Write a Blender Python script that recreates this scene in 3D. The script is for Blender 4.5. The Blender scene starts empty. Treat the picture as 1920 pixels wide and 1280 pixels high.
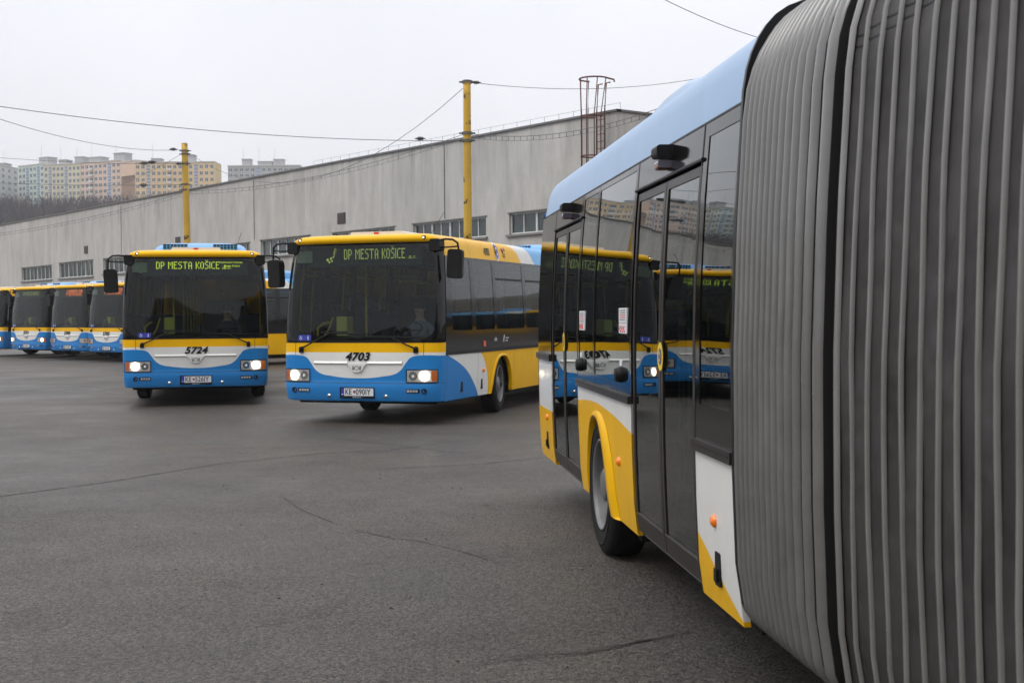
import bpy, bmesh, math, random
from mathutils import Vector, Matrix
R_ = math.radians
random.seed(7)
sc = bpy.context.scene
COL = sc.collection
# ---------------------------------------------------------------- camera
cam = bpy.data.cameras.new('camera'); co = bpy.data.objects.new('camera', cam); COL.objects.link(co)
CH, FPX, PIT, ROLL = 1.665, 2430., -.022, .0076
cam.sensor_width = 36; cam.lens = FPX/1920*36; cam.clip_end = 5000; cam.clip_start = .05
co.matrix_world = Matrix.Translation((0, 0, CH)) @ Matrix.Rotation(math.pi/2+PIT, 4, 'X') @ Matrix.Rotation(-ROLL, 4, 'Z')
cam.dof.use_dof = True; cam.dof.focus_distance = 16; cam.dof.aperture_fstop = 9
sc.camera = co
# ---------------------------------------------------------------- sky, sun, exposure
SUN_EL, SUN_AZ = 52, 250      # high soft light from the left, a little behind the camera
w = bpy.data.worlds.new('World'); sc.world = w; w.use_nodes = True
nt = w.node_tree; nt.nodes.clear()
def N(nt, t, **k):
    n = nt.nodes.new(t)
    for a, b in k.items(): setattr(n, a, b)
    return n
out = N(nt, 'ShaderNodeOutputWorld'); bg = N(nt, 'ShaderNodeBackground')
sky = N(nt, 'ShaderNodeTexSky', sky_type='NISHITA', sun_disc=False, sun_elevation=R_(SUN_EL), sun_rotation=R_(SUN_AZ), dust_density=6., air_density=1.)
hs = N(nt, 'ShaderNodeHueSaturation'); hs.inputs['Saturation'].default_value = .25
nt.links.new(sky.outputs[0], hs.inputs['Color'])
tc = N(nt, 'ShaderNodeTexCoord'); sep = N(nt, 'ShaderNodeSeparateXYZ'); nt.links.new(tc.outputs['Generated'], sep.inputs[0])
ramp = N(nt, 'ShaderNodeValToRGB'); nt.links.new(sep.outputs['Z'], ramp.inputs[0])     # overcast layer: brighter overhead
cr = ramp.color_ramp; cr.elements[0].position = 0.0; cr.elements[0].color = (7.4, 7.5, 8.0, 1)
cr.elements[1].position = 1; cr.elements[1].color = (17., 17.2, 17.8, 1)
e = cr.elements.new(.12); e.color = (8.2, 8.3, 8.8, 1); e = cr.elements.new(.26); e.color = (8.6, 8.75, 9.3, 1)
nz = N(nt, 'ShaderNodeTexNoise'); nz.inputs['Scale'].default_value = 1.6; nz.inputs['Detail'].default_value = 5
nt.links.new(tc.outputs['Generated'], nz.inputs['Vector'])
mr = N(nt, 'ShaderNodeMapRange'); mr.inputs[3].default_value = .88; mr.inputs[4].default_value = 1.1; mr.inputs[1].default_value = .3; mr.inputs[2].default_value = .7
nt.links.new(nz.outputs[0], mr.inputs[0])
vm = N(nt, 'ShaderNodeVectorMath', operation='SCALE'); nt.links.new(ramp.outputs[0], vm.inputs[0]); nt.links.new(mr.outputs[0], vm.inputs['Scale'])
mx = N(nt, 'ShaderNodeMix', data_type='RGBA'); mx.inputs[0].default_value = .85
nt.links.new(hs.outputs[0], mx.inputs[6]); nt.links.new(vm.outputs[0], mx.inputs[7])
nt.links.new(mx.outputs[2], bg.inputs[0]); bg.inputs[1].default_value = .125
nt.links.new(bg.outputs[0], out.inputs[0])
sl = bpy.data.lights.new('sun', 'SUN'); sl.energy = 1.0; sl.angle = R_(25); sl.color = (1, .97, .92)
so = bpy.data.objects.new('sun', sl); COL.objects.link(so)
so.rotation_euler = (R_(90-SUN_EL), 0, R_(180-SUN_AZ)); so.location = (0, 0, 30)
sc.view_settings.view_transform = 'Standard'; sc.view_settings.look = 'None'
sc.view_settings.exposure = 0.0; sc.view_settings.gamma = 1
sc.cycles.max_bounces = 10; sc.cycles.transparent_max_bounces = 24; sc.cycles.volume_bounces = 0
sc.cycles.glossy_bounces = 5; sc.cycles.transmission_bounces = 6

# ---------------------------------------------------------------- materials
MATS = {}
def mat(name, col, rough=.5, metal=0, spec=.5, coat=0, emis=None, es=0, bump=None, var=None):
    if name in MATS: return MATS[name]
    m = bpy.data.materials.new(name); m.use_nodes = True; t = m.node_tree; b = t.nodes['Principled BSDF']
    b.inputs['Base Color'].default_value = (*col, 1); b.inputs['Roughness'].default_value = rough
    b.inputs['Metallic'].default_value = metal; b.inputs['Specular IOR Level'].default_value = spec
    b.inputs['Coat Weight'].default_value = coat; b.inputs['Coat Roughness'].default_value = .06
    if emis: b.inputs['Emission Color'].default_value = (*emis, 1); b.inputs['Emission Strength'].default_value = es
    tc = N(t, 'ShaderNodeTexCoord')
    if var:   # (scale, amount) slight tonal variation / dirt
        n = N(t, 'ShaderNodeTexNoise'); n.inputs['Scale'].default_value = var[0]; n.inputs['Detail'].default_value = 6; n.inputs['Roughness'].default_value = .65
        t.links.new(tc.outputs['Object'], n.inputs['Vector'])
        r = N(t, 'ShaderNodeMapRange'); r.inputs[1].default_value = .3; r.inputs[2].default_value = .7; r.inputs[3].default_value = 1-var[1]; r.inputs[4].default_value = 1+var[1]
        t.links.new(n.outputs[0], r.inputs[0])
        v = N(t, 'ShaderNodeVectorMath', operation='SCALE'); v.inputs[0].default_value = col; t.links.new(r.outputs[0], v.inputs['Scale'])
        t.links.new(v.outputs[0], b.inputs['Base Color'])
    if bump:  # (scale, strength, distance)
        n = N(t, 'ShaderNodeTexNoise'); n.inputs['Scale'].default_value = bump[0]; n.inputs['Detail'].default_value = 3
        t.links.new(tc.outputs['Object'], n.inputs['Vector'])
        bp = N(t, 'ShaderNodeBump'); bp.inputs['Strength'].default_value = bump[1]; bp.inputs['Distance'].default_value = bump[2]
        t.links.new(n.outputs[0], bp.inputs['Height']); t.links.new(bp.outputs[0], b.inputs['Normal'])
        if coat: t.links.new(bp.outputs[0], b.inputs['Coat Normal'])
    MATS[name] = m; return m
def glass_mat(name, tint, wav=.0, ior=1.52, wscale=1.3, mul=1.45):
    if name in MATS: return MATS[name]
    m = bpy.data.materials.new(name); m.use_nodes = True; t = m.node_tree; t.nodes.clear()
    o = N(t, 'ShaderNodeOutputMaterial'); mx = N(t, 'ShaderNodeMixShader'); tr = N(t, 'ShaderNodeBsdfTransparent'); gl = N(t, 'ShaderNodeBsdfGlossy'); fr = N(t, 'ShaderNodeFresnel')
    tr.inputs[0].default_value = (*tint, 1); gl.inputs['Roughness'].default_value = .004; gl.inputs[0].default_value = (.97, 1, 1, 1); fr.inputs[0].default_value = ior
    # double-sided glass reflects on both faces
    ml = N(t, 'ShaderNodeMath', operation='MULTIPLY'); ml.inputs[1].default_value = mul; ml.use_clamp = True
    t.links.new(fr.outputs[0], ml.inputs[0]); t.links.new(ml.outputs[0], mx.inputs[0])
    t.links.new(tr.outputs[0], mx.inputs[1]); t.links.new(gl.outputs[0], mx.inputs[2]); t.links.new(mx.outputs[0], o.inputs[0])
    if wav:
        tc = N(t, 'ShaderNodeTexCoord'); n = N(t, 'ShaderNodeTexNoise'); n.inputs['Scale'].default_value = wscale; n.inputs['Detail'].default_value = 0.5
        t.links.new(tc.outputs['Object'], n.inputs['Vector'])
        bp = N(t, 'ShaderNodeBump'); bp.inputs['Strength'].default_value = 1; bp.inputs['Distance'].default_value = wav
        t.links.new(n.outputs[0], bp.inputs['Height']); t.links.new(bp.outputs[0], gl.inputs['Normal'])
    MATS[name] = m; return m
YEL, WHI, BLU = (.78, .42, .0), (.68, .675, .645), (.018, .19, .50)
yellow = mat('yellow_paint', YEL, .30, spec=.08, coat=.06, bump=(2.2, .25, .01), var=(1.5, .05))
white = mat('white_paint', WHI, .32, spec=.34, coat=.2, bump=(2.2, .25, .01), var=(1.5, .05))
blue = mat('blue_paint', BLU, .3, coat=.7, bump=(2.0, .25, .01), var=(1.5, .05))
roofblue = mat('roof_blue_paint', (.16, .42, .74), .3, coat=.7, bump=(2.0, .25, .01), var=(1.5, .06))
blackg = mat('black_gloss_panel', (.005, .0048, .0045), .08, spec=.33, coat=0, bump=(1.1, .3, .006))
blackm = mat('black_plastic', (.007, .007, .0075), .5, spec=.22, bump=(60, .1, .002), var=(8, .25))
rubber = mat('tyre_rubber', (.010, .010, .010), .75, spec=.2, var=(9, .3), bump=(40, .3, .003))
brownrub = mat('door_rubber', (.020, .016, .0145), .35, spec=.3)
steel = mat('wheel_steel', (.15, .15, .15), .5, metal=.3, var=(6, .25))
darkst = mat('dark_steel', (.010, .010, .011), .6, spec=.2)
chrome = mat('chrome', (.7, .7, .7), .12, metal=1)
orange = mat('orange_lens', (.90, .20, .006), .15, coat=.5, emis=(.9, .2, .0), es=.04, bump=(90, .6, .004))
redl = mat('red_lens', (.6, .02, .01), .2, coat=.8)
lamp_on = mat('headlamp_glow', (1, .95, .85), .3, emis=(1., .90, .74), es=14)
lamp_dim = mat('headlamp_soft_glow', (1, .95, .85), .3, emis=(1., .92, .78), es=4)
led_on = mat('small_white_led', (1, 1, 1), .3, emis=(1, .97, .88), es=2.2)
led_green = mat('display_led_green', (.3, .35, .02), .5, emis=(.62, .75, .05), es=1.8)
led_dim = mat('display_led_dim', (.2, .22, .05), .5, emis=(.45, .52, .12), es=1.2)
led_or = mat('display_led_orange', (.5, .1, .02), .5, emis=(1., .20, .04), es=3.)
dispb = mat('display_board', (.05, .055, .055), .5)
inkm = mat('black_lettering', (.005, .005, .006), .4, spec=.25)
signb = mat('sticker_blue', (.02, .035, .33), .4)
signw = mat('sticker_white', (.78, .78, .8), .4)
platew = mat('plate_white', (.66, .68, .70), .4)
ypost = mat('yellow_handrail', (.78, .55, .03), .35)
ybox = mat('ticket_machine_yellow', (.80, .78, .12), .45)
intd = mat('interior_dark', (.014, .015, .016), .7, spec=.2)
intc = mat('interior_ceiling', (.12, .125, .125), .7)
seatm = mat('seat_fabric', (.02, .04, .10), .85, var=(25, .4))
g_ws = glass_mat('windscreen_glass', (.42, .49, .48), .004, 1.37, .8, mul=1.0)
g_side = glass_mat('side_window_glass', (.30, .35, .34), .003, 1.46, 1.1, mul=1.0)
g_near = glass_mat('tinted_window_glass', (.20, .255, .235), .0042, 1.5, 1.0, mul=1.2)
g_clear = glass_mat('lamp_glass', (.9, .9, .9), 0, 1.4)

def livery(name, kind):
    """painted stripes: hard-edged colour areas set out in the bus's own coordinates"""
    if name in MATS: return MATS[name]
    m = bpy.data.materials.new(name); m.use_nodes = True; t = m.node_tree; b = t.nodes['Principled BSDF']
    b.inputs['Roughness'].default_value = .30; b.inputs['Specular IOR Level'].default_value = .12; b.inputs['Coat Weight'].default_value = .06; b.inputs['Coat Roughness'].default_value = .05
    tc = N(t, 'ShaderNodeTexCoord'); sp = N(t, 'ShaderNodeSeparateXYZ'); t.links.new(tc.outputs['Object'], sp.inputs[0])
    def curve(src, pts, x0, x1, y0, y1):
        a = N(t, 'ShaderNodeMapRange'); a.inputs[1].default_value = x0; a.inputs[2].default_value = x1; t.links.new(src, a.inputs[0])
        c = N(t, 'ShaderNodeFloatCurve'); cv = c.mapping.curves[0]
        P = [((x-x0)/(x1-x0), (y-y0)/(y1-y0)) for x, y in pts]
        cv.points[0].location = P[0]; cv.points[1].location = P[-1]
        for p in P[1:-1]: cv.points.new(*p)
        c.mapping.update(); t.links.new(a.outputs[0], c.inputs['Value'])
        d = N(t, 'ShaderNodeMapRange'); d.clamp = False; d.inputs[3].default_value = y0; d.inputs[4].default_value = y1; t.links.new(c.outputs[0], d.inputs[0])
        return d.outputs[0]
    def gt(a, b_):
        n = N(t, 'ShaderNodeMath', operation='GREATER_THAN')
        for i, v in enumerate((a, b_)):
            if isinstance(v, (int, float)): n.inputs[i].default_value = v
            else: t.links.new(v, n.inputs[i])
        return n.outputs[0]
    def mix(f, a, b_):
        n = N(t, 'ShaderNodeMix', data_type='RGBA'); t.links.new(f, n.inputs[0])
        for i, v in ((6, a), (7, b_)):
            if isinstance(v, tuple): n.inputs[i].default_value = (*v, 1)
            else: t.links.new(v, n.inputs[i])
        return n.outputs[2]
    X, Y, Z = sp.outputs; LB = (.16, .42, .74)
    if kind == 'front':
        ab = N(t, 'ShaderNodeMath', operation='ABSOLUTE'); t.links.new(X, ab.inputs[0])
        g = curve(ab.outputs[0], [(0, .70), (.2, .705), (.42, .73), (.6, .762), (.70, .82), (.80, .945), (.87, 1.015), (.94, 1.036), (1.3, 1.04)], 0, 1.3, .6, 1.2)
        c = mix(gt(Z, g), BLU, WHI); c = mix(gt(Z, 1.088), c, YEL)
    elif kind == 'side':
        b1 = curve(Z, [(.3, 1.84), (.35, 1.79), (.56, 1.55), (.78, 1.21), (.92, .84), (1.02, .48), (1.1, .2)], .3, 1.1, 0, 3)
        b2 = curve(Z, [(.3, 2.24), (.35, 2.23), (.61, 2.17), (.87, 2.04), (1.02, 1.86), (1.1, 1.7)], .3, 1.1, 0, 3)
        c = mix(gt(Y, b1), BLU, WHI); c = mix(gt(Y, b2), c, YEL)
    elif kind == 'roof':
        b1 = curve(Z, [(2.5, 4.12), (2.6, 4.03), (2.75, 3.85), (2.88, 3.5), (3., 3.0)], 2.5, 3, 2, 6)
        b2 = curve(Z, [(2.5, 4.9), (2.6, 4.78), (2.75, 4.6), (2.88, 4.3), (3., 3.8)], 2.5, 3, 2, 6)
        c = mix(gt(Y, b1), YEL, WHI); c = mix(gt(Y, b2), c, LB)
    elif kind == 'roofback':
        c = mix(gt(Y, -20), (.24, .37, .56), (.24, .37, .56))
    elif kind == 'tail':
        c = mix(gt(Z, .8), YEL, WHI); c = mix(gt(Z, 1.25), c, (.005, .005, .005)); c = mix(gt(Z, 2.5), c, LB)
    elif kind == 'rear':
        b1 = curve(Y, [(-7, .355), (-6.95, .37), (-6.6, .51), (-6.24, .64), (-5.4, .84), (-4.62, .955), (-3.8, 1.03), (-3.3, 1.045), (-2.6, 1.01), (-1., .9), (0, .78)], -7, 0, .3, 1.2)
        c = mix(gt(Z, b1), YEL, WHI)
    n = N(t, 'ShaderNodeTexNoise'); n.inputs['Scale'].default_value = 2.2; n.inputs['Detail'].default_value = 7; n.inputs['Roughness'].default_value = .7
    t.links.new(tc.outputs['Object'], n.inputs['Vector'])
    r = N(t, 'ShaderNodeMapRange'); r.inputs[1].default_value = .3; r.inputs[2].default_value = .7; r.inputs[3].default_value = .93; r.inputs[4].default_value = 1.05
    t.links.new(n.outputs[0], r.inputs[0]); dz = N(t, 'ShaderNodeMapRange'); dz.inputs[1].default_value = .34; dz.inputs[2].default_value = .95; dz.inputs[3].default_value = .13; dz.inputs[4].default_value = .0; t.links.new(Z, dz.inputs[0])
    n3 = N(t, 'ShaderNodeTexNoise'); n3.inputs['Scale'].default_value = 5.5; n3.inputs['Detail'].default_value = 8; n3.inputs['Roughness'].default_value = .75; t.links.new(tc.outputs['Object'], n3.inputs['Vector'])
    d3 = N(t, 'ShaderNodeMapRange'); d3.inputs[1].default_value = .35; d3.inputs[2].default_value = .7; t.links.new(n3.outputs[0], d3.inputs[0])
    dm = N(t, 'ShaderNodeMath', operation='MULTIPLY'); t.links.new(dz.outputs[0], dm.inputs[0]); t.links.new(d3.outputs[0], dm.inputs[1])
    c = mix(dm.outputs[0], c, (.13, .11, .09))
    v = N(t, 'ShaderNodeVectorMath', operation='SCALE'); t.links.new(c, v.inputs[0]); t.links.new(r.outputs[0], v.inputs['Scale'])
    t.links.new(v.outputs[0], b.inputs['Base Color'])
    n2 = N(t, 'ShaderNodeTexNoise'); n2.inputs['Scale'].default_value = 1.6; t.links.new(tc.outputs['Object'], n2.inputs['Vector'])
    bp = N(t, 'ShaderNodeBump'); bp.inputs['Strength'].default_value = .25; bp.inputs['Distance'].default_value = .012
    t.links.new(n2.outputs[0], bp.inputs['Height']); t.links.new(bp.outputs[0], b.inputs['Normal']); t.links.new(bp.outputs[0], b.inputs['Coat Normal'])
    MATS[name] = m; return m

# ---------------------------------------------------------------- mesh helpers
def tag(o, label=None, cat=None, group=None, kind=None):
    for k, v in (('label', label), ('category', cat), ('group', group), ('kind', kind)):
        if v: o[k] = v
    return o
def empty(name, loc=(0, 0, 0), rz=0):
    o = bpy.data.objects.new(name, None); COL.objects.link(o); o.location = loc; o.rotation_euler = (0, 0, rz); o.empty_display_size = .2
    return o
class MB:
    def __init__(s): s.v = []; s.f = []; s.m = []; s.sm = []
    def add(s, vs, fs, mi=0, sm=False):
        k = len(s.v); s.v += [tuple(v) for v in vs]
        for f in fs: s.f.append(tuple(i+k for i in f)); s.m.append(mi); s.sm.append(sm)
    def box(s, a, b, mi=0, M=None):
        x0, y0, z0 = a; x1, y1, z1 = b
        vs = [(x0, y0, z0), (x1, y0, z0), (x1, y1, z0), (x0, y1, z0), (x0, y0, z1), (x1, y0, z1), (x1, y1, z1), (x0, y1, z1)]
        if M: vs = [M @ Vector(v) for v in vs]
        s.add(vs, [(0, 3, 2, 1), (4, 5, 6, 7), (0, 1, 5, 4), (1, 2, 6, 5), (2, 3, 7, 6), (3, 0, 4, 7)], mi)
    def rbox(s, a, b, r, axis=1, mi=0, n=4, M=None):
        """box with rounded edges along one axis"""
        i, j = [k for k in range(3) if k != axis]
        cs = []
        for (cx, cy, a0) in ((b[i]-r, b[j]-r, 0), (a[i]+r, b[j]-r, 90), (a[i]+r, a[j]+r, 180), (b[i]-r, a[j]+r, 270)):
            for k in range(n+1):
                t = R_(a0+90*k/n); cs.append((cx+r*math.cos(t), cy+r*math.sin(t)))
        vs = []
        for q in (a[axis], b[axis]):
            for c in cs:
                v = [0, 0, 0]; v[i] = c[0]; v[j] = c[1]; v[axis] = q; vs.append(M @ Vector(v) if M else v)
        L = len(cs); fs = [(k, (k+1) % L, (k+1) % L+L, k+L) for k in range(L)] + [tuple(range(L))[::-1], tuple(range(L, 2*L))]
        s.add(vs, fs, mi)
    def tube(s, pts, r, n=8, mi=0, cap=True, r2=None):
        pts = [Vector(p) for p in pts]; rings = []
        up = Vector((0, 0, 1))
        for i, p in enumerate(pts):
            d = (pts[min(i+1, len(pts)-1)]-pts[max(i-1, 0)]).normalized()
            a = d.cross(up); a = a.normalized() if a.length > .05 else d.cross(Vector((0, 1, 0))).normalized()
            b = d.cross(a)
            rr = r if r2 is None else r+(r2-r)*i/(len(pts)-1)
            rings.append([p+a*rr*math.cos(2*math.pi*k/n)+b*rr*math.sin(2*math.pi*k/n) for k in range(n)])
        vs = [v for q in rings for v in q]; fs = []
        for i in range(len(pts)-1):
            for k in range(n): fs.append((i*n+k, i*n+(k+1) % n, (i+1)*n+(k+1) % n, (i+1)*n+k))
        if cap: fs += [tuple(range(n))[::-1], tuple(range(len(vs)-n, len(vs)))]
        s.add(vs, fs, mi, True)
    def lathe(s, prof, n=32, axis='X', mi=0, c=(0, 0, 0)):
        """prof: (along axis, radius)"""
        vs = []
        for a, r in prof:
            for k in range(n):
                t = 2*math.pi*k/n; q = {'X': (a, r*math.cos(t), r*math.sin(t)), 'Y': (r*math.cos(t), a, r*math.sin(t)), 'Z': (r*math.cos(t), r*math.sin(t), a)}[axis]
                vs.append((q[0]+c[0], q[1]+c[1], q[2]+c[2]))
        fs = [(i*n+k, i*n+(k+1) % n, (i+1)*n+(k+1) % n, (i+1)*n+k) for i in range(len(prof)-1) for k in range(n)]
        s.add(vs, fs, mi, True)
    def grid(s, rows, mi=0, sm=True, flip=False):
        nr, nc = len(rows), len(rows[0]); vs = [v for r in rows for v in r]; fs = []
        for i in range(nr-1):
            for j in range(nc-1):
                q = (i*nc+j, i*nc+j+1, (i+1)*nc+j+1, (i+1)*nc+j); fs.append(q[::-1] if flip else q)
        s.add(vs, fs, mi, sm)
    def build(s, name, mats, parent=None, merge=False, fixn=False, angle=None):
        me = bpy.data.meshes.new(name); me.from_pydata(s.v, [], s.f)
        if not isinstance(mats, (list, tuple)): mats = [mats]
        for m in mats: me.materials.append(m)
        me.polygons.foreach_set('material_index', s.m); me.polygons.foreach_set('use_smooth', s.sm)
        if fixn or merge:
            bm = bmesh.new(); bm.from_mesh(me)
            if merge: bmesh.ops.remove_doubles(bm, verts=bm.verts, dist=1e-4)
            bmesh.ops.recalc_face_normals(bm, faces=bm.faces); bm.to_mesh(me); bm.free()
        if angle: me.set_sharp_from_angle(angle=R_(angle))
        me.update(); o = bpy.data.objects.new(name, me); COL.objects.link(o)
        if parent: o.parent = parent
        return o
def lerp_tab(tab, x):
    if x <= tab[0][0]: return tab[0][1]
    for (a, b), (c, d) in zip(tab, tab[1:]):
        if x <= c: return b+(d-b)*(x-a)/(c-a)
    return tab[-1][1]
def text(name, s, size, m, parent, loc, rot, shear=0, bold=0, sx=1, ext=.0008, align='CENTER', spacing=1):
    c = bpy.data.curves.new(name, 'FONT'); c.body = s; c.size = size; c.extrude = ext; c.offset = bold; c.shear = shear; c.align_x = align; c.align_y = 'CENTER'
    c.space_character = spacing; c.resolution_u = 3
    o = bpy.data.objects.new(name, c); COL.objects.link(o); c.materials.append(m); bpy.context.view_layer.update(); me = bpy.data.meshes.new_from_object(o.evaluated_get(bpy.context.evaluated_depsgraph_get())); bpy.data.objects.remove(o)
    o = bpy.data.objects.new(name, me); COL.objects.link(o); o.parent = parent; o.location = loc; o.rotation_euler = rot; o.scale = (sx, 1, 1)
    return o
FR = (R_(90), 0, 0); SR = (R_(90), 0, R_(90)); SL = (R_(90), 0, R_(-90))

# ---------------------------------------------------------------- bus body
Wt = [(.33, 1.236), (.5, 1.258), (.8, 1.270), (1.1, 1.275), (1.5, 1.275), (1.8, 1.268), (2.2, 1.247), (2.54, 1.218), (2.72, 1.182), (2.79, 1.155), (2.84, 1.12), (2.88, 1.07), (2.91, 1.0), (2.93, .9), (2.947, .68), (2.958, .3), (2.962, .0)]
Wt = [(z, w_*1.03) for z, w_ in Wt]
Ft = [(.33, .04), (.42, .01), (.62, 0), (.645, .015), (1.04, .025), (1.24, .04), (2.0, .10), (2.725, .188), (2.745, .150), (2.775, .132), (2.82, .135), (2.86, .16), (2.895, .22), (2.92, .32), (2.945, .5), (2.962, .9)]
W = lambda z: lerp_tab(Wt, z)
Fz = lambda z: lerp_tab(Ft, z)
DD, NN = .30, 4.2
def fY(u, z, off=0):
    r = min(.99995, abs(u)/max(W(z), .001)); return Fz(z)+DD*(1-(1-r**NN)**(1/NN))-off
def ucol(z, n=24):
    """columns right round the nose, evenly turned"""
    out = []
    for k in range(-n, n+1):
        th = math.pi/2*(1-abs(k)/n); c = math.cos(th)**(2/NN); s_ = math.sin(th)**(2/NN)
        out.append((math.copysign(W(z)*c, k), Fz(z)+DD*(1-s_), z))
    return out
def zrows(z0, z1, step=.06, tabs=(Wt, Ft)):
    zs = {z0, z1}
    for t in tabs:
        for z, _ in t:
            if z0 < z < z1: zs.add(z)
    zs = sorted(zs); out = [zs[0]]
    for a, b in zip(zs, zs[1:]):
        n = max(1, round((b-a)/step))
        for k in range(1, n+1): out.append(a+(b-a)*k/n)
    return out
def front_band(parent, name, m, z0, z1):
    b = MB(); b.grid([ucol(z) for z in zrows(z0, z1)]); return b.build(name, m, parent)
def front_patch(parent, name, m, inner, outer, rings=6, off=0, n=72, closed=True):
    """patch on the nose between two loops of (u, z)"""
    b = MB(); rows = []
    for k in range(rings+1):
        f = k/rings; row = []
        for j in range(n+1):
            t = 2*math.pi*j/n; p = inner(t); q = outer(t); u = p[0]+(q[0]-p[0])*f; z = p[1]+(q[1]-p[1])*f
            row.append((u, fY(u, z, off), z))
        rows.append(row)
    b.grid(rows, flip=True); return b.build(name, m, parent)
def sq(t, n):
    c, s_ = math.cos(t), math.sin(t)
    if n > 30:
        k = max(abs(c), abs(s_)); return c/k, s_/k
    k = (abs(c)**n+abs(s_)**n)**(1/n); return c/k, s_/k
def side_band(parent, name, m, side, z0, z1, v0, v1, off=0, th=.03, vstep=1.2, bot=None):
    """strip of the side wall with real thickness; side +1/-1; v0 may follow the nose; bot(v): arch cut-out"""
    b = MB(); n = max(1, round((v1-(v0 if v0 is not None else .4))/vstep))
    if bot: n = 90
    zs = zrows(z0, z1, .25, (Wt,))
    vv0 = lambda z: (Fz(z)+DD) if v0 is None else v0
    def surf(o_, back):
        rows = []
        for k, z in enumerate(zs):
            row = []
            for i in range(n+1):
                v = vv0(z)+(v1-vv0(z))*i/n
                zz = z
                if bot:
                    zb = bot(v); zz = zb+(z1-zb)*(z-z0)/(z1-z0)
                row.append((side*(W(zz)+o_), v, zz))
            rows.append(row)
        return rows
    A = surf(off, 0); B = surf(off-th, 1)
    b.grid(A, flip=side < 0, sm=True); b.grid(B, flip=side > 0, sm=True)
    for i in (0, -1):
        b.grid([A[i], B[i]], flip=(i == 0) == (side < 0) , sm=False); b.grid([[r[i] for r in A], [r[i] for r in B]], flip=(i == 0) == (side > 0), sm=False)
    return b.build(name, m, parent)
def arch(vc, r, h, zb=.345):
    def f(v):
        d = abs(v-vc)/r
        return zb if d >= 1 else max(zb, h*(1-d**2.6)**(1/2.2))
    return f
def flare(parent, side, vc, r, h, w_, prot, zb=.345, m=None, name='wheel_arch_flare', lop=False):
    """rim round the arch; lop: wide and proud on the forward leg only, dying out towards the rear leg"""
    b = MB(); rows = []
    K = 48
    for j, (q, o_) in enumerate(((0, -.04), (0, 1), (.35, 1.05), (.75, .6), (1, .02))):
        row = []
        for k in range(K+1):
            t = math.pi*k/K; c = math.cos(t); s_ = math.sin(t); g = 1
            if lop: g = min(1, max(0, (.75-c)/1.5)); g = g*g*(3-2*g); g = .10+.90*g
            rr = r+w_*q*g; hh = h+w_*.40*q*g
            v = vc+rr*math.copysign(abs(c)**.8, c); z = max(zb, hh*abs(s_)**.9)
            row.append((side*(W(z)+(o_ if o_ < 0 else o_*prot*g+.001)), v, z))
        rows.append(row)
    b.grid(rows, flip=side > 0); return b.build(name, m or yellow, parent)
def wheel(parent, side, v, steer=0, dual=False, x=None):
    w_ = empty('wheel'); w_.parent = parent; x = x if x is not None else 1.13
    w_.location = (side*x, v, .48); w_.rotation_euler = (0, 0, steer)
    t = MB(); s_ = side
    prof = [(-.13, .30), (-.135, .40), (-.12, .455), (-.10, .478), (-.05, .484), (.05, .484), (.10, .478), (.12, .455), (.135, .41), (.13, .36), (.12, .31), (.09, .295)]
    t.lathe([(s_*a, r) for a, r in prof], 56)
    for k, q in enumerate((-.07, -.025, .025, .07)): t.lathe([(s_*(q-.006), .4855), (s_*(q+.006), .4855)], 56, mi=1)
    t.lathe([(s_*.132, .415), (s_*.139, .412), (s_*.139, .40), (s_*.133, .395)], 56)
    ty = t.build('tyre', [rubber, mat('tread_groove', (.004, .004, .004), .9)], w_, fixn=True)
    rm = MB(); rm.lathe([(s_*a, r) for a, r in ((.092, .30), (.128, .315), (.134, .305), (.126, .295), (.10, .285), (.03, .28), (-.01, .262), (0, .20), (.03, .16), (.03, .12), (.10, .115), (.115, .09), (.115, 0.001))], 56)
    nb = rm
    for k in range(10):
        t_ = 2*math.pi*k/10; nb.lathe([(s_*.0, .016), (s_*.055, .016), (s_*.06, .001)], 6, mi=1, c=(0, .145*math.cos(t_), .145*math.sin(t_)))
    for k in range(8):
        t_ = 2*math.pi*(k+.5)/8; nb.lathe([(s_*.006, .024), (s_*.012, .018), (s_*.012, .001)], 12, mi=2, c=(0, .225*math.cos(t_), .225*math.sin(t_)))
    nb.build('rim', [steel, darkst, mat('hole_black', (.004, .004, .004), .9)], w_, fixn=False)
    return w_
GL = {'D': '1110 1001 1001 1001 1001 1001 1001 1110', 'P': '1110 1001 1001 1001 1110 1000 1000 1000', 'M': '10001 11011 10101 10101 10001 10001 10001 10001',
 'E': '1111 1000 1000 1110 1000 1000 1000 1111', 'S': '0111 1000 1000 0110 0001 0001 0001 1110', 'T': '11111 00100 00100 00100 00100 00100 00100 00100',
 'A': '0110 1001 1001 1001 1111 1001 1001 1001', 'K': '1001 1001 1010 1100 1100 1010 1001 1001', 'O': '0110 1001 1001 1001 1001 1001 1001 0110',
 'I': '1 1 1 1 1 1 1 1', 'C': '0111 1000 1000 1000 1000 1000 1000 0111', 'V': '10001 10001 10001 10001 10001 01010 01010 00100', 'N': '1001 1001 1101 1101 1011 1011 1001 1001',
 'R': '1110 1001 1001 1110 1100 1010 1001 1001', 'Y': '10001 10001 01010 00100 00100 00100 00100 00100', 'B': '1110 1001 1001 1110 1001 1001 1001 1110',
 ',': '0 0 0 0 0 0 1 1', '.': '0 0 0 0 0 0 0 1', 'a': '000 000 000 000 111 011 101 111', 's': '000 000 000 000 011 100 001 110', ' ': '00 00 00 00 00 00 00 00',
 'J': '0001 0001 0001 0001 0001 1001 1001 0110', '*': '00010 00101 01010 00100 01000 00000 11000 11000'}
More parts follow.
